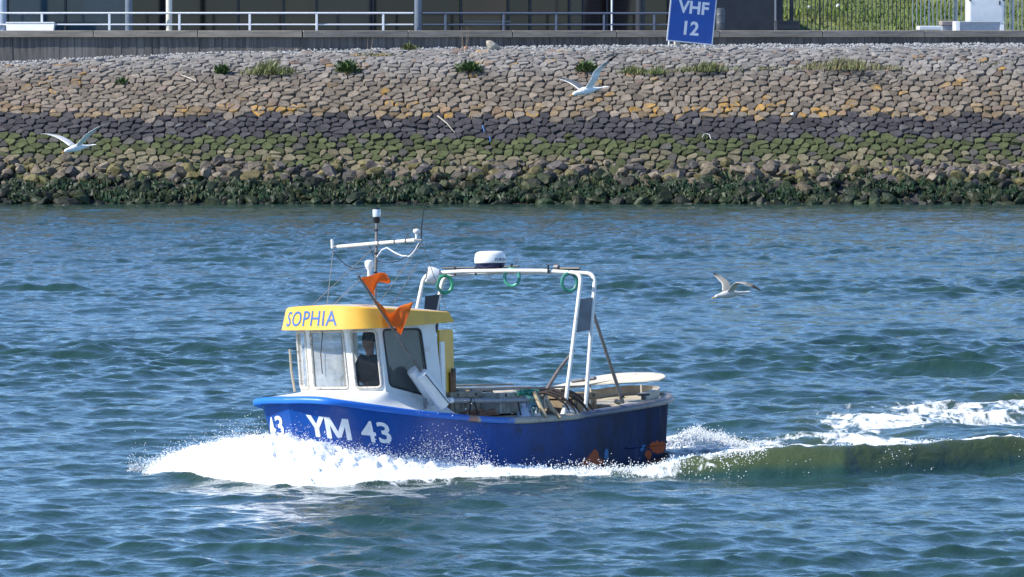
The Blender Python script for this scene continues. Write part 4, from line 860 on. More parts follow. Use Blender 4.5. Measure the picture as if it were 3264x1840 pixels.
# wiper
MB().tube([lean(-.872,-.05,2.05)+np.array((.02,0,0)), lean(-.872,-.12,1.72)+np.array((.03,0,0)), lean(-.872,-.13,1.45)+np.array((.02,0,0))], .007, 5).build('wiper', M_FRAMED, BOAT)
# --- roof
M_YEL = mat('yellow_roof_paint', (.82,.455,.055), .4, var=.06, vscale=4, dirt=(.62,.36,.08), dscale=3, dlo=.55, dhi=.8)
RF = [(-.49,0),(-.51,.3),(-.58,.60),(-.73,.82),(-1.01,.955)]; nr = 22
arc = catmull(RF, nr); side = np.array([(-1.012,.96),(-1.5,.965),(-2.0,.965),(-2.4,.965)])
half = np.vstack([arc, side[1:]])
def ztop(a, p): return np.interp(a, [-2.4,-1.0,-.5], [2.285,2.37,2.385])+.03*(1-(p/.95)**2)
def zbot(a, p): return np.interp(a, [-2.4,-1.0,-.5], [2.135,2.085,2.075])
full = np.vstack([half[::-1]*np.array((1,1)), (half*np.array((1,-1)))[1:]])       # port rear -> bow -> starboard rear
def rim_pt(q, f, o=0.):
    """q: plan point on the rim, f 0 bottom .. 1 top"""
    a, p = q; c = np.array((-1.45,0)); ins = .075*f
    v = np.array((a,p))-c; k = 1-ins/np.linalg.norm(v)+o/np.linalg.norm(v); xy = c+v*k
    return np.array((xy[0], xy[1], zbot(a,p)*(1-f)+ztop(a,p)*f))
nfu = len(full); V = []; F = []
lv = [(0,-.03),(0,0),(.5,.0),(.93,0),(1.0,-.02)]
for f, o in lv: V += [rim_pt(q, f, o) for q in full]
for j in range(len(lv)-1):
    for i in range(nfu-1): F.append((j*nfu+i, (j+1)*nfu+i, (j+1)*nfu+i+1, j*nfu+i+1))
for j in range(len(lv)-1): F.append((j*nfu, j*nfu+nfu-1, (j+1)*nfu+nfu-1, (j+1)*nfu))
F = [f[::-1] for f in F]
rim = mk('roof', V, F, M_YEL, BOAT, True); rim.data.set_sharp_from_angle(angle=R(24))
b0 = len(V)-nfu; TV = V[b0:]; TT = [np.array(t) for t in TV]; ctr = np.array((-1.5,0,2.40))
tv = TT+[t*.6+ctr*.4+np.array((0,0,.018)) for t in TT]+[ctr+np.array((0,0,.02))]
TF = [(i,i+1,nfu+i+1,nfu+i) for i in range(nfu-1)]+[(nfu+i,nfu+i+1,2*nfu) for i in range(nfu-1)]+[(nfu-1,0,nfu,2*nfu-1),(2*nfu-1,nfu,2*nfu)]
mk('roof_top', tv, TF, mat('weathered_roof_top', (.55,.5,.42), .7, var=.15, vscale=4, dirt=(.30,.15,.07), dscale=2.2, dlo=.45, dhi=.62), rim, True)
uv = [rim_pt(q,0,-.03)+np.array((0,0,.004)) for q in full]; mk('roof_underside', uv+[np.array((-1.5,0,2.12))], [(i+1,i,nfu) for i in range(nfu-1)]+[(0,nfu-1,nfu)], M_WHT, rim)
# name on the roof front
def arc_len(P): return np.concatenate([[0], np.cumsum(np.linalg.norm(np.diff(P,axis=0),axis=1))])
fr_ = full[::-1]; AL = arc_len(fr_); s_mid = float(np.interp(0.0, fr_[:,1], AL))
M_NAME = mat('blue_letter_paint', (.035,.13,.40), .45, var=.25, vscale=12)
def on_rim(s, f, o=.006):
    q = np.array((np.interp(s, AL, fr_[:,0]), np.interp(s, AL, fr_[:,1]))); return rim_pt(q, f, o)
def roof_text(txt, s0, s1, f0, f1):
    P, F = text_geo(txt, 1, .006, .08, 1.08); P = (P-P.min(0))/(P.max(0)-P.min(0)); mk('name_lettering', [on_rim(s0+(s1-s0)*x, f0+(f1-f0)*y) for x, y in P], F, M_NAME, rim)
roof_text('SOPHIA', s_mid-.60, s_mid+.46, .16, .80)
# --- hull number
M_NUM = mat('white_number_paint', (.72,.75,.76), .45, var=.08, vscale=9)
HL = arc_len(np.array([hull_pt(i,.62) for i in range(NT)]))
def poly_geo(poly, x0, x1, cuts=.06):
    bm = bmesh.new(); bm.faces.new([bm.verts.new((x,y,0)) for x, y in poly]); bmesh.ops.triangulate(bm, faces=bm.faces[:])
    for _ in range(4):
        e = [e for e in bm.edges if e.calc_length() > .12]
        if not e: break
        bmesh.ops.subdivide_edges(bm, edges=e, cuts=1); bmesh.ops.triangulate(bm, faces=bm.faces[:])
    bm.verts.index_update(); P = np.array([v.co[:2] for v in bm.verts]); F = [tuple(v.index for v in f.verts) for f in bm.faces]; bm.free()
    mn, mx = P.min(0), P.max(0); P = (P-mn)/(mx-mn); P[:,0] = x0+P[:,0]*(x1-x0); return P, F
def number_geo():
    out, FF = [], []
    parts = [poly_geo([(0,1),(.22,1),(.4,.62),(.58,1),(.8,1),(.5,.42),(.5,0),(.3,0),(.3,.42)], 0, .225),
             poly_geo([(0,0),(0,1),(.22,1),(.45,.36),(.68,1),(.9,1),(.9,0),(.72,0),(.72,.62),(.53,.08),(.37,.08),(.18,.62),(.18,0)], .225, .505)]
    for ch, x0, x1 in (('4',.625,.80),('3',.83,1.0)):
        P, F = text_geo(ch, 1, .02, .12); mn, mx = P.min(0), P.max(0); P = (P-mn)/(mx-mn); P[:,0] = x0+P[:,0]*(x1-x0); parts.append((P, F))
    k = 0
    for P, F in parts: out.append(P); FF += [tuple(i+k for i in f) for f in F]; k += len(P)
    return np.vstack(out), FF
def hull_text(side, s0, s1, z0, z1, slope):
    P, F = number_geo(); V = []
    for x, y in P:
        s = s0+(s1-s0)*x; i = np.interp(s, HL, np.arange(NT)); zt = np.interp(i, np.arange(NT), Zc)-RAILH
        z = z0+(z1-z0)*y+slope*abs(s-s0 if side > 0 else s-s1); f = z/zt; a = hull_pt(i,f); t = hull_pt(min(i+.4,NT-1),f)-hull_pt(max(i-.4,0),f); n_ = np.array((-t[1],t[0],0)); n_ = n_/np.linalg.norm(n_)
        if n_[1] < 0: n_ = -n_
        q = a+n_*.007; V.append((q[0], q[1]*side, q[2]))
    mk('hull_lettering', V, F, M_NUM, hull)
hull_text(1, .26, 1.50, .60, .90, -.115); hull_text(-1, 1.50, .22, .60, .90, -.115)
# --- yellow door swung open, stern-side of the wheelhouse
M_YEL2 = mat('yellow_door_paint', (.62,.36,.02), .45, var=.12, vscale=4); M_RUST = mat('rusty_brown', (.16,.07,.025), .8, var=.4, vscale=8)
DH = thing('door', (0,0,0), parent=BOAT)
def door_box(a0, p0, a1, p1, z0, z1, th, m, name, par):
    d = Vector((a1-a0,p1-p0,0)); L = d.length; d.normalize(); n_ = Vector((-d.y,d.x,0))*th; A, B = Vector((a0,p0,0)), Vector((a1,p1,0))
    c = .1*min(1,L); pr = [(0,z0),(L,z0),(L,z1-c),(L-c*.5,z1-c*.15),(L-c,z1),(0,z1)]
    V = [A+d*s+Vector((0,0,z)) for s, z in pr]+[A+d*s+n_+Vector((0,0,z)) for s, z in pr]; k = len(pr)
    return mk(name, V, [tuple(range(k)), tuple(range(2*k-1,k-1,-1))]+[(i,k+i,k+(i+1)%k,(i+1)%k) for i in range(k)], m, par)
door_box(-2.26,.80,-2.71,.64,.40,2.03,.035,M_YEL2,'door_leaf',DH); door_box(-2.54,.728,-2.72,.664,.42,1.42,.02,M_RUST,'rusty_plate',DH); MB().box((-2.64,.70,1.44), (.06,.03,.07)).build('latch', M_FRAMED, DH)
door_box(-2.2,.885,-2.30,.86,.85,1.86,.03,M_WHT,'door_flange',BOAT)
# --- mast, lights, aerials
M_STEEL = mat('mast_steel', (.20,.185,.175), .5, metal=.3, var=.2); M_WTUBE = mat('white_tube_paint', (.74,.72,.66), .4, var=.08, vscale=6, dirt=(.45,.36,.25), dscale=9, dlo=.6, dhi=.75); M_BLK = mat('black_plastic', (.012,.012,.014), .45); M_PLW = mat('white_plastic', (.78,.78,.77), .35); M_LENS = mat('clear_lens', (.55,.62,.66), .1, spec=.8); M_WIRE = mat('wire_rope', (.22,.21,.2), .5); M_NAVY = mat('navy_plastic', (.012,.022,.09), .4)
MAST = thing('mast', (0,0,0), parent=BOAT)
MB().tube([(-1.785,0,2.38),(-1.83,0,3.0),(-1.868,0,3.58)], .024, 10).build('mast_tube', M_STEEL, MAST, True)
MB().lathe([(.026,0),(.045,.02),(.048,.07),(.052,.075),(.052,.09)], 14, Matrix.Translation((-1.868,0,3.56))).build('light_base', M_BLK, MAST, True)
MB().lathe([(.056,.09),(.058,.10),(.058,.19),(.056,.195)], 14, Matrix.Translation((-1.868,0,3.56))).build('light_lens', M_LENS, MAST, True)
MB().lathe([(.05,.195),(.048,.215),(.03,.225)], 14, Matrix.Translation((-1.868,0,3.56))).build('light_cap', M_BLK, MAST, True)
xb = [(-1.8,-.724,3.241),(-1.8,.05,3.275),(-1.8,.812,3.304)]; MB().tube(xb, .026, 10).build('cross_bar', M_WTUBE, MAST, True)
for p_ in (-.78,.86): MB().tube([(-1.8,p_*.93,3.275+.036*p_),(-1.8,p_*1.10,3.272+.037*p_)], .014, 6).build('bar_bracket', M_STEEL, MAST)
for p_ in (.1,.42,.64): MB().tube([(-1.8,p_-.01,3.276+.035*p_),(-1.8,p_+.01,3.277+.035*p_)], .031, 8).build('cable_tie', M_BLK, MAST)
for z_ in (2.85,3.12,3.45): MB().tube([(-1.785-.065*(z_-2.38),0,z_),(-1.785-.065*(z_-2.38),0,z_+.025)], .029, 8).build('cable_tie', M_BLK, MAST)
MB().tube([(-1.8,-.83,3.22),(-1.8,-.835,3.35)], [.022,.02], 8).build('stub_aerial', M_PLW, MAST, True)
MB().lathe([(.018,0),(.02,.07),(.045,.09),(.05,.115),(.045,.13),(.03,.14),(.005,.145)], 14, Matrix.Translation((-1.8,.84,3.32))).build('gps_mushroom', M_PLW, MAST, True)
MB().lathe([(.03,0),(.028,.09),(.05,.13),(.062,.16),(.064,.20),(.058,.225),(.03,.24),(.004,.243)], 16, Matrix.Translation((-1.64,.05,2.80))).build('gps_horn', M_PLW, MAST, True)
MB().tube([(-1.65,.05,2.82),(-1.72,.03,2.80),(-1.81,.0,2.80)], .016, 6).build('horn_bracket', M_PLW, MAST, True)
MB().tube([(-1.8,.93,3.30),(-1.8,.945,3.5),(-1.8,.975,3.66),(-1.8,1.014,3.81)], [.011,.010,.008,.004], 6).build('whip_aerial', M_BLK, MAST, True)
def sag(A, B, s, n=9): A, B = Vector(A), Vector(B); return [A.lerp(B,t)+Vector((0,0,-4*s*t*(1-t))) for t in np.linspace(0,1,n)]
MB().tube(sag((-1.83,.02,3.08),(-1.8,.9,3.26),.10,5)[:1]+[(-1.83,.12,3.18),(-1.83,.22,3.21),(-1.82,.4,3.13),(-1.82,.52,3.09),(-1.81,.68,3.08),(-1.8,.8,3.16),(-1.8,.88,3.26)], .009, 6).build('aerial_cable', M_PLW, MAST, True)
for A, B, s_ in (((-1.8,-.84,3.2),(-1.83,-.1,3.0),.16),((-1.83,0,3.0),(-1.8,-.1,3.26),.0),((-1.8,.9,3.25),(-1.83,.02,3.03),.12)): MB().tube(sag(A,B,s_), .006, 5).build('aerial_cable', M_BLK, MAST)
for A, B in (((-1.8,-.82,3.19),(-1.45,-.62,2.41)),((-1.8,.05,3.25),(-1.0,-.5,2.40)),((-1.8,.93,3.29),(-2.36,.86,2.29)),((-1.82,.86,3.02),(-2.05,.1,2.40)),((-1.8,.93,3.25),(-1.9,-.05,2.41)),((-1.7,.0,2.9),(-1.45,-.5,2.41))): MB().tube([A,B], .0055, 5).build('stay_wire', M_WIRE, MAST)
# --- gantry
GAN = thing('gantry', (0,0,0), parent=BOAT)
def arch(foot_p, foot_s, top_p, top_s, name, r=.03):
    fp, fs_, tp, ts = map(np.array, (foot_p, foot_s, top_p, top_s)); up = np.array((0,0,1.)); P = []
    def corner(a, c, b):                                    # rounded corner
        r_ = .16; u1 = (a-c)/np.linalg.norm(a-c); u2 = (b-c)/np.linalg.norm(b-c); A, B = c+u1*r_, c+u2*r_; return [(1-t)**2*A+2*t*(1-t)*c+t*t*B for t in np.linspace(0,1,6)]
    mid = (tp+ts)/2+np.array((0,0,.035))
    P = [fp]+corner(fp,tp,mid)+[tp*.75+ts*.25+np.array((0,0,.03)),mid,tp*.25+ts*.75+np.array((0,0,.03))]+corner(mid,ts,fs_)+[fs_]
    MB().tube(P, r, 10).build(name, M_WTUBE, GAN, True)
arch((-4.40,1.19,.74),(-3.55,-1.36,.80),(-4.95,1.10,2.79),(-4.34,-1.46,2.83),'arch_tube'); arch((-4.85,1.19,.76),(-4.0,-1.36,.82),(-5.24,1.10,2.775),(-4.70,-1.42,2.80),'arch_tube')
mk('side_board', [(-4.88,1.125,2.41),(-5.165,1.125,2.43),(-5.10,1.14,1.96),(-4.76,1.14,1.93),(-4.88,1.10,2.41),(-5.165,1.10,2.43),(-5.10,1.115,1.96),(-4.76,1.115,1.93)], [(0,1,2,3),(5,4,7,6),(1,5,6,2),(4,0,3,7),(3,2,6,7),(4,5,1,0)], mat('weathered_board', (.15,.165,.185), .7, var=.2, vscale=5), GAN)
mk('side_board', [(-4.30,-1.40,2.5),(-4.60,-1.39,2.52),(-4.5,-1.37,1.96),(-4.2,-1.38,1.94),(-4.30,-1.42,2.5),(-4.60,-1.41,2.52),(-4.5,-1.39,1.96),(-4.2,-1.40,1.94)], [(0,1,2,3),(5,4,7,6),(1,5,6,2),(4,0,3,7),(3,2,6,7),(4,5,1,0)], M_SLATE, GAN)
MB().tube([(-5.18,1.10,2.20),(-5.83,1.05,.88)], .026, 8).build('stern_strut', M_STEEL, GAN, True)
MB().tube([(-5.15,1.13,1.26),(-5.9,0,1.20)], .026, 8).build('brace_bar', M_STEEL, GAN, True)
MB().tube([(-4.62,-1.36,2.90),(-4.72,-.6,2.90),(-4.80,.0,2.905)], .014, 8).build('cable_pipe', M_BLK, GAN, True); MB().tube([(-4.92,.62,2.86),(-5.02,1.0,2.85)], .022, 8).build('work_light', M_BLK, GAN, True); MB().tube([(-4.92,.60,2.88),(-4.92,.68,2.88)], .035, 8).build('work_light_head', M_STEEL, GAN, True)
for p_ in (-1.1,-.72,.6): MB().tube([(-4.72-.1*p_,p_,2.79),(-4.72-.1*p_,p_,2.91)], .018, 6).build('pipe_clamp', M_BLK, GAN)
FL = thing('flood_light', (0,0,0), parent=BOAT); mt = Matrix.Translation((-4.30,-1.27,2.80)) @ Matrix.Rotation(R(72),4,'Y') @ Matrix.Rotation(R(40),4,'X')
MB().lathe([(.05,-.10),(.11,-.08),(.125,-.02),(.125,.06),(.115,.075)], 18, mt).build('housing', M_PLW, FL, True); MB().lathe([(.08,.074),(.075,.082),(.01,.085)], 16, mt).build('lens', M_BLK, FL, True)
# radar
RAD = thing('radar', (0,0,0), parent=BOAT); mt = Matrix.Translation((-4.75,-.52,2.855)) @ Matrix.Diagonal((1,1,1.16,1))
MB().lathe([(.10,0),(.15,.012),(.205,.05),(.225,.095)], 28, mt).build('lower_shell', M_NAVY, RAD, True); MB().lathe([(.228,.092),(.232,.10),(.23,.14),(.222,.19),(.205,.222),(.17,.238),(.10,.243),(.005,.244)], 28, mt).build('radome', M_PLW, RAD, True); MB().box((-4.75,-.52,2.84), (.12,.22,.035), ch=.006).build('mount', M_STEEL, RAD)
P, F = text_geo('FURUNO', 1, .02, .2, 1.1); P = (P-P.min(0))/(P.max(0)-P.min(0)); V = []
for x, y in P:
    th = R(62)+x*R(62); z_ = .112+.04*y; rr = .2335; V.append(mt @ Vector((rr*math.cos(th), rr*math.sin(th), z_)))
mk('radar_lettering', V, F, M_NAVY, RAD)
MB().tube([(-4.9,1.26,.9),(-4.9,1.26,.96)], .02, 6).build('rail_cleat', M_STEEL, BOAT)
for a, p_ in ((-6.34,1.0),): b = MB(); b.box((a,p_,.945),(.05,.05,.07)); b.tube([(a-.1,p_+.02,.985),(a+.1,p_-.02,.985)], .016, 6); b.build('cleat', M_BLK, BOAT)
MB().tube([(-1.618,1.1,.93),(-1.628,1.1,1.08)], .024, 10).build('mooring_pin', M_STEEL, BOAT, True); MB().tube([(-1.57,1.1,1.0),(-1.68,1.1,1.0)], .008, 5).build('pin_bar', M_STEEL, BOAT)

# ------------------------------------------------------------------ things aboard
M_GREEN = mat('green_hose', (.03,.30,.17), .45, var=.25, vscale=14)
def hang_ring(a, p, z, label, rot, m):
    t = aboard('hose_ring', label, 'ring', 'green hose rings hanging from the gantry', (a,p,z)); N = 26; r0 = .115
    pts = [Vector((r0*1.0*math.sin(2*math.pi*k/N)*.95, 0, r0*1.1*math.cos(2*math.pi*k/N))) for k in range(N)]; Mz = Matrix.Rotation(rot,3,'Z')
    b = MB(); q = [Mz@v for v in pts]; b.tube(q+q[:2], .026, 8, False); b.build('hose', m, t, True)
    MB().tube([Mz@Vector((0,0,r0*1.1+.01)), Mz@Vector((0,0,r0*1.1+.07))], .02, 6).build('tie', M_BLK, t)
hang_ring(-4.6,-1.30,2.665,'green hose ring hanging at the wheelhouse end of the gantry',R(-40),M_GREEN); hang_ring(-4.78,-.12,2.745,'pale green hose ring hanging just right of the radar dome',R(-60),mat('green_hose_pale', (.07,.32,.24), .45, var=.25, vscale=14)); hang_ring(-4.9,.90,2.655,'dull green hose ring hanging at the stern end of the gantry',R(-40),mat('green_hose_dull', (.03,.20,.15), .5, var=.25, vscale=14))
# fish boxes
def crate(a, p, z, L, W, H, rz, m, label, name='fish_box', holes=True, handle=True):
    t = aboard(name, label, 'crate', 'fish boxes on the deck', (a,p,z)); Mz = Matrix.Rotation(rz,3,'Z'); th = .03
    def bx(c, d, nm, mm=m): MB().box(Mz@Vector(c), d, Mz, .006).build(nm, mm, t)
    bx((0,0,.02),(L-.05,W-.05,.04),'base')
    for s in (-1,1):
        bx((0,s*(W/2-th/2),H*.42),(L,th,H*.8),'side_wall'); bx((s*(L/2-th/2),0,H*.42),(th,W-2*th-.002,H*.8),'end_wall')
        bx((0,s*(W/2+.005),H-.045),(L+.05,.05,.08),'rim'); bx((s*(L/2+.005),0,H-.045),(.05,W-.05,.08),'end_rim')
        if holes:
            for k in (-.3,.3): bx((k*L,s*(W/2+.031),H-.045),(.05,.006,.04),'hand_hole_shade',M_BLK)  # black plates stand in for the shade inside the hand holes
        for k in (-.36,0,.36): bx((k*L,s*(W/2+.008),H*.4),(.03,.02,H*.62),'rib')
    return t
C1 = mat('grey_white_box', (.45,.43,.38), .7, var=.2, vscale=5, dirt=(.22,.18,.13), dscale=4); C2 = mat('tan_box', (.36,.31,.23), .7, var=.2, vscale=5, dirt=(.16,.12,.08), dscale=3); C3 = mat('pale_green_box', (.36,.42,.33), .7, var=.2, vscale=5, dirt=(.16,.15,.1), dscale=4); C4 = mat('light_blue_box', (.22,.40,.62), .6, var=.15, vscale=5, dirt=(.15,.18,.22), dscale=4); C5 = mat('brown_board_box', (.25,.19,.12), .8, var=.3, vscale=6); C6 = mat('dark_box', (.05,.055,.06), .7, var=.3)
crate(-2.75,.28,.74,.72,.95,.40,R(8),C2,'tan fish box closest to the yellow wheelhouse door'); crate(-2.78,.25,.33,.74,.95,.40,R(6),C2,'lower tan box under the one by the yellow door')
crate(-3.58,.62,.80,.62,.52,.31,R(12),C1,'pale grey fish box with hand holes at the middle of the near row'); crate(-3.5,.66,.34,.66,.62,.44,R(4),C2,'tan box under the pale grey fish box with hand holes')
crate(-4.1,.5,.82,.42,.48,.27,R(0),C4,'light blue fish box beside the green net'); crate(-4.1,.52,.33,.48,.6,.46,R(3),C6,'dark box under the light blue one')
crate(-3.62,-.62,.86,.66,.5,.32,R(-6),C3,'pale green fish box on the far side behind the tan one'); crate(-3.6,-.6,.33,.72,.62,.5,R(0),C5,'brown box under the pale green one')
crate(-4.75,-.78,.84,.85,.5,.30,R(4),C5,'long brown wooden box along the far rail'); crate(-4.85,-.05,.82,.62,.46,.30,R(-5),C1,'pale fish box with hand holes in the middle of the deck'); crate(-4.85,-.1,.33,.7,.56,.46,R(0),C6,'dark box under the pale one in the middle')
crate(-5.72,.05,.58,.5,.72,.46,R(0),C5,'dark brown box near the stern under the steel brace'); crate(-5.5,-.8,.6,.6,.5,.4,R(0),C2,'tan box on the far side near the stern')
# loose planks laid across the boxes
def plank(A, B, wd, m, label):
    A, B = Vector(A), Vector(B); t = aboard('loose_plank', label, 'plank', 'loose planks across the fish boxes', tuple(A)); d = B-A; a = math.atan2(d.y,d.x)
    rot = d.normalized().to_track_quat('X','Z').to_matrix(); MB().box(d/2, (d.length,wd,.03), rot, .006).build('board', m, t)
    return t
M_WOOD = mat('weathered_wood', (.36,.31,.25), .8, var=.25, vscale=4, stretch=(1,8,8))
plank((-2.6,-.15,1.17),(-4.6,.35,1.15),.07,M_WOOD,'thin weathered plank lying over the middle fish boxes'); plank((-3.2,-.9,1.20),(-5.6,-.95,1.17),.10,M_WOOD,'broad weathered plank over the far fish boxes'); plank((-3.4,.30,1.14),(-5.9,.35,1.13),.05,M_STEEL,'grey batten reaching aft towards the stern box')
# pipe along the port rail
def rod(pts, r, m, name, label, cat, end=None, tie=None):
    t = aboard(name, label, cat, None, pts[0]); o0 = Vector(pts[0]); MB().tube([Vector(p)-o0 for p in pts], r, 10).build('shaft', m, t, True)
    if end: MB().tube([Vector(pts[0])-o0+Vector((.03,0,0)), Vector(pts[0])-o0-Vector((.04,0,0))], end[0], 10).build('end_cap', end[1], t, True)
    if tie:
        for q in tie: MB().tube([Vector(q[0])-o0, Vector(q[1])-o0], .014, 6).build('lashing', M_BLK, t)
rod([(-2.09,1.14,1.033),(-3.0,1.13,1.0),(-3.98,1.12,.985)], .035, mat('grey_pipe', (.24,.25,.26), .5, var=.15), 'grey_pipe', 'grey pipe lashed level above the near rail behind the wheelhouse', 'pipe', (.042,M_PLW), [((-2.5,1.16,1.05),(-2.42,1.2,.82)),((-2.55,1.15,1.05),(-2.62,1.19,.80)),((-3.5,1.13,.99),(-3.5,1.18,.78))])
rod([(-4.36,.8,1.0),(-5.0,.55,1.38),(-5.62,.3,1.66)], [.03,.026,.02], mat('pole_wood', (.17,.14,.12), .8, var=.25), 'wooden_pole', 'dark wooden pole leaning up towards the gantry legs', 'pole')
for k, (A, B, lab) in enumerate((((-3.85,1.13,1.10),(-3.84,1.36,.74),'left of two worn wooden stakes hooked over the near rail'),((-4.09,1.15,.98),(-4.13,1.37,.72),'right of two worn wooden stakes hooked over the near rail'))):
    rod([A,(A[0],(A[1]+B[1])/2-.02,(A[2]+B[2])/2),B], [.032,.035,.022], mat('stake_wood', (.40,.32,.20), .8, var=.25), 'wooden_stake', lab, 'stake')
# grapnel rake with curved tines
RK = aboard('dredge_rake', 'rusty rake with long curved tines drooping over the near rail', 'rake', None, (-4.2,.9,1.08)); mr_ = mat('rusty_tine', (.035,.024,.018), .7, var=.4, vscale=10)
MB().tube([(.12,-.05,.02),(-.2,.0,.03),(-.5,.02,.0)], .03, 8).build('head', mr_, RK, True)
for k in range(6):
    x = .05-.085*k; l_ = random.uniform(.8,1.1); e = random.uniform(-.05,.02)
    MB().tube([(x,0,.0),(x-.05,.12,.0+.02*(k%3)),(x-.13-.02*k,.25*l_,-.06),(x-.2-.03*k,.36*l_,-.17+e),(x-.24-.035*k,.40*l_,-.27+e)], [.024,.024,.022,.018,.009], 6).build('tine', mr_, RK, True)
# white cans behind the tines
def can(a, p, z, r, h, m, label, name='plastic_can'):
    t = aboard(name, label, 'can', 'plastic cans by the near rail', (a,p,z)); MB().lathe([(r*.9,0),(r,.02),(r,h*.7),(r*.6,h*.88),(r*.35,h*.9),(r*.35,h)], 14).build('body', m, t, True); MB().lathe([(r*.38,h),(r*.38,h+.03),(r*.1,h+.035)], 10).build('cap', M_NAVY, t, True); MB().tube([(r*.7,0,h*.75),(r*.85,0,h*.95),(r*.3,0,h*.97)], .012, 5).build('handle', m, t)
can(-3.72,1.03,.33,.11,.62,mat('blue_white_can', (.50,.58,.70), .5, var=.2),'bluish-white can left of the green net'); can(-3.98,1.02,.33,.10,.55,M_PLW,'white can under the green net'); can(-4.72,1.0,.33,.16,.58,M_PLW,'large white can between the gantry legs')
# green net heap
M_NET = mat('green_net_twine', (.03,.20,.16), .7, var=.4, vscale=12); t = aboard('fishing_net', 'small heap of green net spilling over the near rail', 'net', None, (-3.85,1.0,1.02))
for k in range(46):
    a0 = random.uniform(0,6.28); r0 = random.uniform(.03,.17); pts = [Vector((r0*math.cos(a0+q*1.1)*1.2+random.uniform(-.03,.03), r0*math.sin(a0+q*1.1)*.6+random.uniform(-.03,.03), .03+.09*random.random())) for q in range(5)]
    MB().tube(pts, .006, 4, False).build('twine', M_NET, t)
for k in range(9):
    x = random.uniform(-.12,.14); MB().tube([(x,.05,.06),(x+.02,.16,.0),(x+random.uniform(-.03,.05),.2,-.14),(x+random.uniform(-.05,.05),.19,-.26*random.uniform(.6,1))], .006, 4, False).build('twine', M_NET, t)
# rope coil on the near side deck
t = aboard('rope_coil', 'small heap of reddish brown rope behind the near rail', 'rope', None, (-2.75,1.08,.80)); P_ = [Vector((.32*math.sin(k*.61)+.05*math.sin(k*2.3), .05*math.cos(k*.7), .02*math.sin(k*1.7)+.0012*k)) for k in range(60)]; MB().tube(P_, .014, 5).build('rope', mat('brown_rope', (.20,.10,.06), .9, var=.4, vscale=12), t, True)
find = aboard('rail_stone', 'tan lump of sandbag on the near rail at the foot of the stern strut', 'bag', None, (-5.64,1.12,.90)); V = rock_shape(.085); mk('bag', V*np.array((1.3,.8,.9)), ICO_F, mat('tan_sacking', (.40,.33,.23), .9, var=.2), find, True); MB().tube([(-.05,0,.05),(-.1,.01,.09),(-.14,.0,.06)], .012, 5).build('tie', M_BLK, find)
# --- marker buoy: pole, float, two orange flags
MK = aboard('marker_buoy', 'marker buoy pole with two orange flags and white float leaning on the wheelhouse', 'marker buoy', None, (-1.868,1.2,.96)); o0 = Vector((-1.868,1.2,.96))
MB().tube([Vector(q)-o0 for q in ((-.385,1.05,2.83),(-.62,1.08,2.53),(-1.0,1.10,2.07),(-1.52,1.13,1.46),(-1.87,1.2,.97))], [.016,.018,.018,.02,.02], 8).build('pole', mat('bamboo_pole', (.17,.15,.13), .6, var=.25), MK, True)
A, B = Vector((-1.50,1.15,1.44))-o0, Vector((-1.885,1.22,.965))-o0; d = (B-A); n_ = 12; q = d.normalized().to_track_quat('Z','Y').to_matrix().to_4x4()
M_FLT = mat('white_foam_float', (.80,.79,.74), .55, var=.07, vscale=8, dirt=(.55,.5,.42), dscale=4, dlo=.55, dhi=.75)
MB().lathe([(.03,0),(.085,.002),(.095,.012),(.097,d.length*.5),(.095,d.length-.012),(.08,d.length)], 20, Matrix.Translation(A)@q).build('float', M_FLT, MK, True)
A2, B2 = A+Vector((-.01,-.17,.05)), B+Vector((.0,-.08,.0)); MB().lathe([(.03,0),(.085,.002),(.095,.012),(.097,d.length*.5),(.095,d.length-.012),(.08,d.length)], 20, Matrix.Translation(A2)@q).build('float', M_FLT, MK, True)
MB().tube([A+Vector((.01,.098,-.02)), (A+B)/2+Vector((0,.1,0)), B+Vector((-.01,.1,.02))], .007, 6).build('strap', M_BLK, MK)
M_ORA = mat('orange_flag_cloth', (.88,.25,.03), .7, var=.12, vscale=10)
_n = M_ORA.node_tree.nodes; _b = _n['Principled BSDF']; _t = _n.new('ShaderNodeBsdfTranslucent'); _t.inputs[0].default_value = (.95,.36,.05,1); _x = _n.new('ShaderNodeMixShader'); _x.inputs[0].default_value = .5
M_ORA.node_tree.links.new(_b.outputs[0], _x.inputs[1]); M_ORA.node_tree.links.new(_t.outputs[0], _x.inputs[2]); M_ORA.node_tree.links.new(_x.outputs[0], _n['Material Output'].inputs[0])
def flag(top, bot, rip, name='flag'):
    n, k = 26, 14; T = catmull(top, n); Bo = catmull(bot, n); V = []
    for j in range(k):
        f = j/(k-1)
        for i in range(n):
            p = T[i]*(1-f)+Bo[i]*f; s = i/(n-1); wv = rip*s*(math.sin(7*s+3.5*f)+.6*math.sin(13*s-5*f)); V.append(tuple(p+np.array((wv*.3, wv, .15*wv))-np.array(o0)))
    F = [(j*n+i,j*n+i+1,(j+1)*n+i+1,(j+1)*n+i) for j in range(k-1) for i in range(n-1)]
    o = mk(name, V, F, M_ORA, MK, True); sm = o.modifiers.new('thick','SOLIDIFY'); sm.thickness = .004
flag([(-.44,1.055,2.79),(-.62,1.06,2.82),(-.82,1.07,2.86),(-.95,1.08,2.83),(-1.02,1.06,2.73)], [(-.665,1.085,2.52),(-.68,1.08,2.57),(-.70,1.07,2.66),(-.80,1.05,2.73),(-1.0,1.05,2.705)], .035)
flag([(-.64,1.10,2.50),(-.78,1.12,2.39),(-.95,1.13,2.29),(-1.15,1.12,2.38),(-1.40,1.10,2.43)], [(-.80,1.10,2.31),(-.90,1.12,2.18),(-.99,1.13,2.09),(-1.06,1.13,2.03),(-1.15,1.12,1.98)], .05)
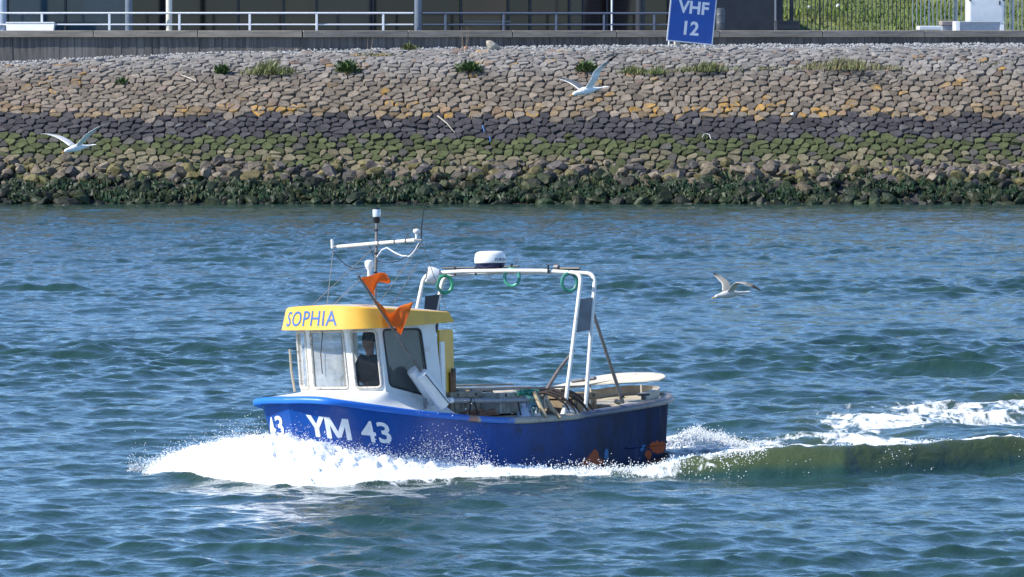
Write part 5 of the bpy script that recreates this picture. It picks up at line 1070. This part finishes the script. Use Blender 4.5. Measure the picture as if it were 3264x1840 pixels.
# --- skipper
PS = aboard('person', 'person in dark jacket and dark woollen hat standing inside the wheelhouse', 'person', None, (-1.5,.2,.34)); PS.scale = (.93,.93,.93)
def skin_mesh(name, verts, edges, radii, m, par, sub=2):
    me = bpy.data.meshes.new(name); me.from_pydata(verts, edges, []); o = bpy.data.objects.new(name, me); COL.objects.link(o)
    o.modifiers.new('skin','SKIN'); o.modifiers.new('sub','SUBSURF').levels = sub
    for i, r_ in enumerate(radii): sv = me.skin_vertices[0].data[i]; sv.radius = r_ if isinstance(r_, tuple) else (r_,r_)
    me.skin_vertices[0].data[0].use_root = True
    bpy.context.view_layer.update(); ev = o.evaluated_get(bpy.context.evaluated_depsgraph_get()); nm = bpy.data.meshes.new_from_object(ev); bpy.data.objects.remove(o); nm.name = name
    nm.materials.clear(); nm.materials.append(m); nm.polygons.foreach_set('use_smooth', [True]*len(nm.polygons)); q = bpy.data.objects.new(name, nm); COL.objects.link(q); q.parent = par; return q
M_SKIN = mat('skin', (.50,.27,.19), .55, var=.06); M_JACK = mat('navy_jacket', (.018,.022,.035), .7, var=.3, vscale=12, bump=.4, bscale=14); M_HAT = mat('black_wool', (.015,.016,.02), .95, var=.3, vscale=30, bump=.5, bscale=60); M_TROU = mat('dark_oilskin', (.02,.025,.03), .5)
J = dict(pel=(0,0,.92), che=(.02,0,1.25), nek=(.04,0,1.45), hed=(.06,0,1.62), ls=(.02,.19,1.38), le=(.10,.27,1.10), lw=(.30,.18,.98), lh=(.38,.15,.99), rs=(.02,-.19,1.38), re=(.12,-.27,1.10), rw=(.31,-.16,.98), rh=(.39,-.13,.99), lk=(.02,.11,.50), la=(0,.12,.09), lt=(.14,.13,.04), rk=(.02,-.11,.50), ra=(0,-.12,.09), rt=(.14,-.13,.04), ll=(0,.10,.86), rl=(0,-.10,.86))
K = list(J); E_ = [('pel','che'),('che','nek'),('nek','hed'),('che','ls'),('ls','le'),('le','lw'),('lw','lh'),('che','rs'),('rs','re'),('re','rw'),('rw','rh'),('pel','ll'),('ll','lk'),('lk','la'),('la','lt'),('pel','rl'),('rl','rk'),('rk','ra'),('ra','rt')]
RD = dict(pel=(.15,.11),che=(.16,.11),nek=.055,hed=.085,ls=.065,le=.045,lw=.032,lh=.04,rs=.065,re=.045,rw=.032,rh=.04,lk=.06,la=.045,lt=.035,rk=.06,ra=.045,rt=.035,ll=.085,rl=.085)
for sd, hk in ((1,'lh'),(-1,'rh')):                          # five fingers branching off each hand
    h = J[hk]
    for q, (dy, L_) in enumerate(((.030,.075),(.010,.085),(-.010,.08),(-.030,.065))):
        J[hk+'k%d'%q] = (h[0]+.045, h[1]+dy, h[2]+.012); J[hk+'m%d'%q] = (h[0]+.045+L_*.5, h[1]+dy, h[2]+.004); J[hk+'t%d'%q] = (h[0]+.045+L_*.62, h[1]+dy, h[2]-.03)
        E_ += [(hk,hk+'k%d'%q),(hk+'k%d'%q,hk+'m%d'%q),(hk+'m%d'%q,hk+'t%d'%q)]; RD[hk+'k%d'%q] = .010; RD[hk+'m%d'%q] = .009; RD[hk+'t%d'%q] = .008
    J[hk+'th'] = (h[0]+.03, h[1]-sd*.045, h[2]+.005); J[hk+'tt'] = (h[0]+.065, h[1]-sd*.05, h[2]-.005); E_ += [(hk,hk+'th'),(hk+'th',hk+'tt')]; RD[hk+'th'] = .011; RD[hk+'tt'] = .009
K = list(J)
BODY = skin_mesh('body', [J[k] for k in K], [(K.index(a),K.index(b)) for a, b in E_], [RD[k] for k in K], M_SKIN, PS)
U = ['pel','che','nek','ls','le','lw','rs','re','rw']; jr = dict(pel=(.19,.15),che=(.205,.15),nek=.095,ls=.11,le=.08,lw=.055,rs=.11,re=.08,rw=.055)
jk = [(a,b) for a, b in E_ if a in U and b in U]; skin_mesh('jacket', [J[k] for k in U], [(U.index(a),U.index(b)) for a, b in jk], [jr[k] for k in U], M_JACK, PS)
U = ['pel','ll','lk','la','rl','rk','ra']; jr = dict(pel=(.17,.13),ll=.105,lk=.085,la=.07,rl=.105,rk=.085,ra=.07); jk = [(a,b) for a, b in E_ if a in U and b in U]; skin_mesh('trousers', [J[k] for k in U], [(U.index(a),U.index(b)) for a, b in jk], [jr[k] for k in U], M_TROU, PS)
def head():
    bm = bmesh.new(); bmesh.ops.create_uvsphere(bm, u_segments=24, v_segments=18, radius=1)
    for v in bm.verts:
        x, y, z = v.co; f = max(x,0)
        jaw = 1-.22*max(-z,0); v.co = Vector((x*.102, y*.086*jaw, z*.125))
        v.co.x += .012*f*max(0,-z)                          # chin
        if f > .6: v.co.x += .028*math.exp(-((y/.16)**2+((z+.12)/.22)**2))-.012*math.exp(-(((abs(y)-.38)/.18)**2+((z-.12)/.14)**2))+.006*math.exp(-((y/.3)**2+((z+.48)/.1)**2))
    bm.verts.index_update(); V = [v.co+Vector((.075,0,1.645)) for v in bm.verts]; F = [tuple(v.index for v in f.verts) for f in bm.faces]; bm.free(); o = BODY
    bm = bmesh.new(); bm.from_mesh(BODY.data); vs_ = [bm.verts.new(v) for v in V]
    for f in F: bm.faces.new([vs_[i] for i in f])
    bmesh.ops.recalc_face_normals(bm, faces=bm.faces[:]); bm.to_mesh(BODY.data); bm.free()
    rm = BODY.modifiers.new('fuse','REMESH'); rm.mode = 'VOXEL'; rm.voxel_size = .006
    bpy.context.view_layer.update(); nm = bpy.data.meshes.new_from_object(BODY.evaluated_get(bpy.context.evaluated_depsgraph_get())); BODY.modifiers.clear(); BODY.data = nm; nm.name = 'body'; nm.polygons.foreach_set('use_smooth',[True]*len(nm.polygons))
    for s in (-1,1):
        mk('eye', ICO1_V*.011+np.array((.158,.031*s,1.663)), ICO1_F, M_BLK, o, True); mk('ear', ICO1_V*np.array((.018,.010,.032))+np.array((.07,.08*s,1.645)), ICO1_F, M_SKIN, o, True)
    MB().tube([(.162,-.024,1.583),(.170,0,1.582),(.162,.024,1.583)], .006, 5).build('mouth', mat('lips', (.32,.12,.10), .6), o)
    MB().lathe([(.094,0),(.099,.02),(.099,.045),(.097,.08),(.085,.115),(.055,.145),(.02,.158),(.003,.16)], 20, Matrix.Translation((.068,0,1.685))@Matrix.Rotation(R(-8),4,'Y')@Matrix.Diagonal((1.08,.88,1,1))).build('woollen_hat', M_HAT, PS, True)
    MB().lathe([(.102,-.012),(.106,.0),(.106,.035),(.101,.045)], 20, Matrix.Translation((.068,0,1.685))@Matrix.Rotation(R(-8),4,'Y')@Matrix.Diagonal((1.08,.88,1,1))).build('hat_cuff', M_HAT, PS, True)
    for s in (-1,1):
        MB().box((.06,.12*s,.04), (.28,.10,.085), ch=.02).build('boot', M_BLK, PS)
head()
MB().tube([Vector((-1.04,.2+.17*math.sin(k*math.pi/10),1.30+.17*math.cos(k*math.pi/10))) for k in range(21)], .014, 6).build('steering_wheel', M_BLK, BOAT, True)
MB().box((-1.6,.2,.325),(.6,.8,.03)).build('cabin_floor', M_INNER, BOAT)

# ------------------------------------------------------------------ bow wave foam and spray
M_FOAM = mat('foam', (.86,.88,.89), .9, spec=.2, var=.04, vscale=6, bump=.5, bscale=18)
def make_foam():
    xs = np.arange(-5.75, .9, .024); ys = np.arange(85.0, 90.6, .03); X, Y = np.meshgrid(xs, ys); H = bow_mound(X, Y)
    n1 = fbm(X*3.2, Y*2.0, 4, 14); n2 = fbm(X*9, Y*6, 3, 15)
    Z = H*1.0+H*.55*(n1-.5)+.13*sstep(.04,.2,H)*(n2-.42)+.05*sstep(.03,.15,H)*(fbm(X*26,Y*20,2,16)-.5)
    edge = sstep(.03,.10,H+.05*(n1-.5)); Z = Z*edge-.22*(1-edge)-.02
    V = np.stack([X+.05*(n2-.5),Y-.25*H*(n1-.3),Z],-1).reshape(-1,3); nx, ny = len(xs), len(ys); keep = (edge > .02)
    idx = np.arange(nx*ny).reshape(ny,nx); q = np.stack([idx[:-1,:-1],idx[:-1,1:],idx[1:,1:],idx[1:,:-1]],-1).reshape(-1,4); kq = keep.ravel()[q].any(1); q = q[kq]
    used = np.unique(q); mp = -np.ones(nx*ny,int); mp[used] = np.arange(len(used))
    o = mk('bow_foam', V[used], mp[q].tolist(), M_FOAM, None, True); tag(o, 'thick white foam of the bow wave along the hull', 'foam', kind='stuff')
    # small lumps and droplets thrown off the foam
    OV = np.array([(1,0,0),(-1,0,0),(0,1,0),(0,-1,0),(0,0,1),(0,0,-1)],float); OF = np.array([(0,2,4),(2,1,4),(1,3,4),(3,0,4),(2,0,5),(1,2,5),(3,1,5),(0,3,5)])
    def scatter(n, fx, rmin, rmax):
        c, r = fx(n), None; r = RNG.uniform(rmin,rmax,len(c))*RNG.uniform(.6,1.,len(c)); V = c[:,None,:]+OV[None]*r[:,None,None]*RNG.uniform(.7,1.3,(len(c),1,3)); return V.reshape(-1,3), len(c)
    def lumps(n):                                           # froth sitting on the mound, thicker at its upper edge
        x = RNG.uniform(-5.4,.4,n); yc = np.interp(x, BOW[:,0], BOW[:,1]); y = yc+RNG.normal(0,.55,n); h = bow_mound(x,y); k = h > .04; x, y, h = x[k], y[k], h[k]; m_ = fbm(x*3.2,y*2.,4,14)
        return np.stack([x,y-.25*h*(m_-.3),h*(1+.55*(m_-.5))+RNG.exponential(.016,len(x))-.02],-1)
    def arc_spray(n):                                       # spray leaping against the hull side
        x = RNG.choice(np.array([-2.45,-2.1,-1.75,-1.45,-1.25,-1.05,-.75,-.5]), n)+RNG.normal(0,.13,n); yc = np.interp(x, BOW[:,0], BOW[:,1]); h = np.interp(x, BOW[:,0], BOW[:,2]); up = RNG.exponential(.085,n)*(.5+1.4*vnoise(x*3.3,x*0+2,3))
        return np.stack([x, yc+RNG.normal(.05,.25,n), h*.85+up+.02],-1)
    def left_spray(n):
        x = RNG.uniform(-5.4,-2.8,n); yc = np.interp(x, BOW[:,0], BOW[:,1]); h = np.interp(x, BOW[:,0], BOW[:,2]); up = RNG.exponential(.055,n)*(.4+1.3*vnoise(x*3,x*0+5,6))
        return np.stack([x-.05*RNG.random(n), yc+RNG.normal(0,.3,n), h*.92+up],-1)
    def crest(n):                                           # froth on the crest behind the stern
        x = RNG.uniform(-.1,3.6,n); yf = np.interp(x, STERN[:,0], STERN[:,1]); d = RNG.normal(.75,.25,n); z = stern_wave(x, yf+d)
        return np.stack([x, yf+d, z+RNG.exponential(.028,n)*(.4+1.2*vnoise(x*3,d*2,6))*sstep(3.6,1.5,x)],-1)
    def crest2(n):
        x = RNG.uniform(3,8.2,n); yf = np.interp(x, STERN[:,0], STERN[:,1]); d = RNG.normal(1.0,.35,n); z = stern_wave(x, yf+d); k = fbm(x*1.5,d*1.2,3,90) > .5; return np.stack([x, yf+d, z+RNG.exponential(.015,n)],-1)[k]
    def wash(n):
        x = RNG.normal(2.85,.42,n); y = 94.2+RNG.normal(0,.5,n); up = .27*np.exp(-((x-2.85)/.5)**2)*np.exp(-((y-94.2)/.7)**2)*(.6+.8*vnoise(x*5,y*2,3)); return np.stack([x,y,up*RNG.random(n)**.5+RNG.exponential(.02,n)],-1)
    VV, FF, off = [], [], 0
    for n, f, a, b_ in ((9000,lumps,.004,.011),(4200,arc_spray,.003,.0095),(4200,left_spray,.003,.0085),(7000,crest,.005,.015),(6000,crest2,.004,.011),(6500,wash,.004,.013)):
        V, k = scatter(n, f, a, b_); VV.append(V); FF.append((OF[None]+(np.arange(k)*6)[:,None,None]+off).reshape(-1,3)); off += k*6
    o = mk('spray', np.vstack(VV), np.vstack(FF).tolist(), M_FOAM, None, True); tag(o, 'white spray droplets and froth thrown up by the boat', 'spray', kind='stuff')
make_foam()

# ------------------------------------------------------------------ gulls
M_GULL = attr_mat('gull_plumage', .75, .2, .05, 20, 0)
M_BEAK = mat('yellow_beak', (.75,.36,.04), .5); M_FOOT = mat('dull_pink_foot', (.35,.22,.18), .7)
def gull(u, v, Y, fwd, left_wing, right_wing, label, upper, tip, belly=(.78,.79,.78), size=1.0, drop=-.12):
    """fwd: body direction; wings: 4 offsets from body centre (x right, y away, z up) root..tip in metres"""
    X = (u-1632)/FOC*Y; Z = CAM_H-(v-90)*Y/FOC; t = thing('gull', (X,Y,Z), label, 'bird', 'gulls in flight')
    f = np.array(fwd,float); f /= np.linalg.norm(f); up = np.array((0,0,1.)); up -= f*np.dot(up,f); up /= np.linalg.norm(up); lf = np.cross(up,f)
    b = MB(); L = .52*size; prof = [(-.30,.012,.035),(-.25,.018,.05),(-.19,.03,.042),(-.12,.05,.052),(-.03,.068,.068),(.06,.066,.066),(.12,.05,.052),(.155,.040,.042),(.185,.040,.041),(.215,.038,.037),(.24,.026,.025),(.255,.010,.010)]
    V = []; n = 14
    for s, hh, ww in prof:
        c = f*s*size*1.05+up*(drop*.0)+up*(-.02*max(0,(s-.1)/.15))*size
        V += [c+(up*math.sin(2*math.pi*k/n)*hh+lf*math.cos(2*math.pi*k/n)*ww)*size for k in range(n)]
    k = len(prof); F = [(i*n+j,i*n+(j+1)%n,(i+1)*n+(j+1)%n,(i+1)*n+j) for i in range(k-1) for j in range(n)]+[tuple(range(n-1,-1,-1)),tuple((k-1)*n+j for j in range(n))]; b.add(V,F)
    tv = [(-.26,-.03),(-.26,.03),(-.40,.075),(-.415,.03),(-.41,0),(-.415,-.03),(-.40,-.075)]; V = [f*a*size+lf*l_*size+up*o for o in (.006,-.006) for a, l_ in tv]; m_ = len(tv); b.add(V, [tuple(range(m_)),tuple(range(2*m_-1,m_-1,-1))]+[(i,(i+1)%m_,m_+(i+1)%m_,m_+i) for i in range(m_)])
    samples = []
    for W in (left_wing, right_wing):
        P = catmull(W, 16); nW = len(P); V = []
        T = np.gradient(P, axis=0); T /= np.linalg.norm(T,axis=1)[:,None]
        for i in range(nW):
            s = i/(nW-1); ch = size*np.interp(s, [0,.25,.45,.7,.9,1], [.15,.165,.16,.12,.06,.012]); cd = f-T[i]*np.dot(f,T[i])*.75; cd /= np.linalg.norm(cd); nn = np.cross(cd,T[i]); nn /= np.linalg.norm(nn)
            if nn[2] < 0: nn = -nn
            th = size*np.interp(s,[0,.4,1],[.022,.013,.005])
            for a, o in ((.32,0),(.16,.9),(-.15,.8),(-.45,.35),(-.68,0),(-.45,-.25),(-.15,-.5),(.16,-.6)): V.append(P[i]+cd*ch*a+nn*th*o)
            samples.append((P[i], s, cd, ch, nn))
        F = [(i*8+j,i*8+(j+1)%8,(i+1)*8+(j+1)%8,(i+1)*8+j) for i in range(nW-1) for j in range(8)]+[tuple(range(7,-1,-1)),tuple((nW-1)*8+j for j in range(8))]; b.add(V,F)
    o = b.build('body', M_GULL, t); bm = bmesh.new(); bm.from_mesh(o.data); bmesh.ops.recalc_face_normals(bm, faces=bm.faces[:]); bm.to_mesh(o.data); bm.free()
    rm = o.modifiers.new('remesh','REMESH'); rm.mode = 'VOXEL'; rm.voxel_size = .0065*size
    bpy.context.view_layer.update(); nm = bpy.data.meshes.new_from_object(o.evaluated_get(bpy.context.evaluated_depsgraph_get())); bpy.data.objects.remove(o); nm.name = 'body'
    co = np.array([q.co[:] for q in nm.vertices]); no = np.array([q.normal[:] for q in nm.vertices]); SP = np.array([s[0] for s in samples])
    col = np.tile(np.array(belly),(len(co),1)); di = ((co[:,None,:]-SP[None])**2).sum(-1).argmin(1); ax = np.linalg.norm(np.cross(co,f[None]),axis=1)
    for i in range(len(co)):
        p_, s, cd, ch, nn = samples[di[i]]; c_ = np.dot(co[i]-p_,cd)/ch; top = np.dot(no[i],nn) > .15
        if ax[i] > .075*size:
            edge = c_ > .24 or c_ < -.56
            if top and not edge: col[i] = upper
            if s > .74: col[i] = tip
            elif s > .66 and not edge: col[i] = np.array(tip)*.5+np.array(col[i])*.5
    nm.materials.clear(); nm.materials.append(M_GULL); nm.polygons.foreach_set('use_smooth',[True]*len(nm.polygons)); ca = nm.color_attributes.new('tint','FLOAT_COLOR','POINT'); ca.data.foreach_set('color', np.column_stack([col,np.ones(len(co))]).astype('f').ravel())
    q = bpy.data.objects.new('body', nm); COL.objects.link(q); q.parent = t
    hd = f*.265*size-up*.024*size; b = MB(); b.tube([hd-f*.02*size, hd+f*.025*size-up*.004, hd+f*.05*size-up*.014*size, hd+f*.058*size-up*.024*size], [.013*size,.011*size,.007*size,.002], 7); b.build('beak', M_BEAK, t, True)
    for s in (-1,1):
        e = f*.222*size+lf*s*.034*size+up*.004*size; mk('eye', ICO1_V*.006*size+e, ICO1_F, M_BLK, t, True); c = -f*.20*size-up*.05*size+lf*s*.03*size; MB().tube([c, c-f*.06*size-up*.01, c-f*.11*size-up*.018], [.010,.009,.012], 6).build('foot', M_FOOT, t, True)
# sizes: about 175 units of the full view to the metre at this distance
gull(1868,289,114,(-.86,-.45,-.16),[(.02,-.03,.04),(.14,-.10,.24),(.19,-.12,.36),(.40,-.20,.54),(.60,-.22,.68)],[(-.10,.06,.03),(-.20,.24,.11),(-.32,.42,.17),(-.47,.58,.215),(-.57,.66,.245)],'gull with dark wing tips and one wing raised high over the upper stones',(.10,.11,.13),(.02,.02,.022),size=1.08)
gull(243,472,116,(-.80,-.55,-.15),[(.03,-.04,.05),(.16,-.14,.19),(.27,-.2,.29),(.46,-.3,.40),(.66,-.34,.47)],[(-.10,.06,.05),(-.22,.2,.13),(-.36,.34,.20),(-.54,.48,.245),(-.72,.56,.26)],'white gull with spread wings low over the green stones at the left',(.42,.44,.47),(.30,.30,.31))
gull(2322,938,108,(-.90,-.40,-.10),[(.02,-.05,.05),(.10,-.2,.17),(.19,-.32,.215),(.38,-.42,.16),(.57,-.42,.06)],[(-.06,.06,.05),(-.06,.2,.17),(-.13,.30,.25),(-.20,.36,.31),(-.26,.40,.355)],'grey-brown young gull skimming above the water right of the boat',(.30,.28,.25),(.05,.045,.04),belly=(.52,.51,.49))
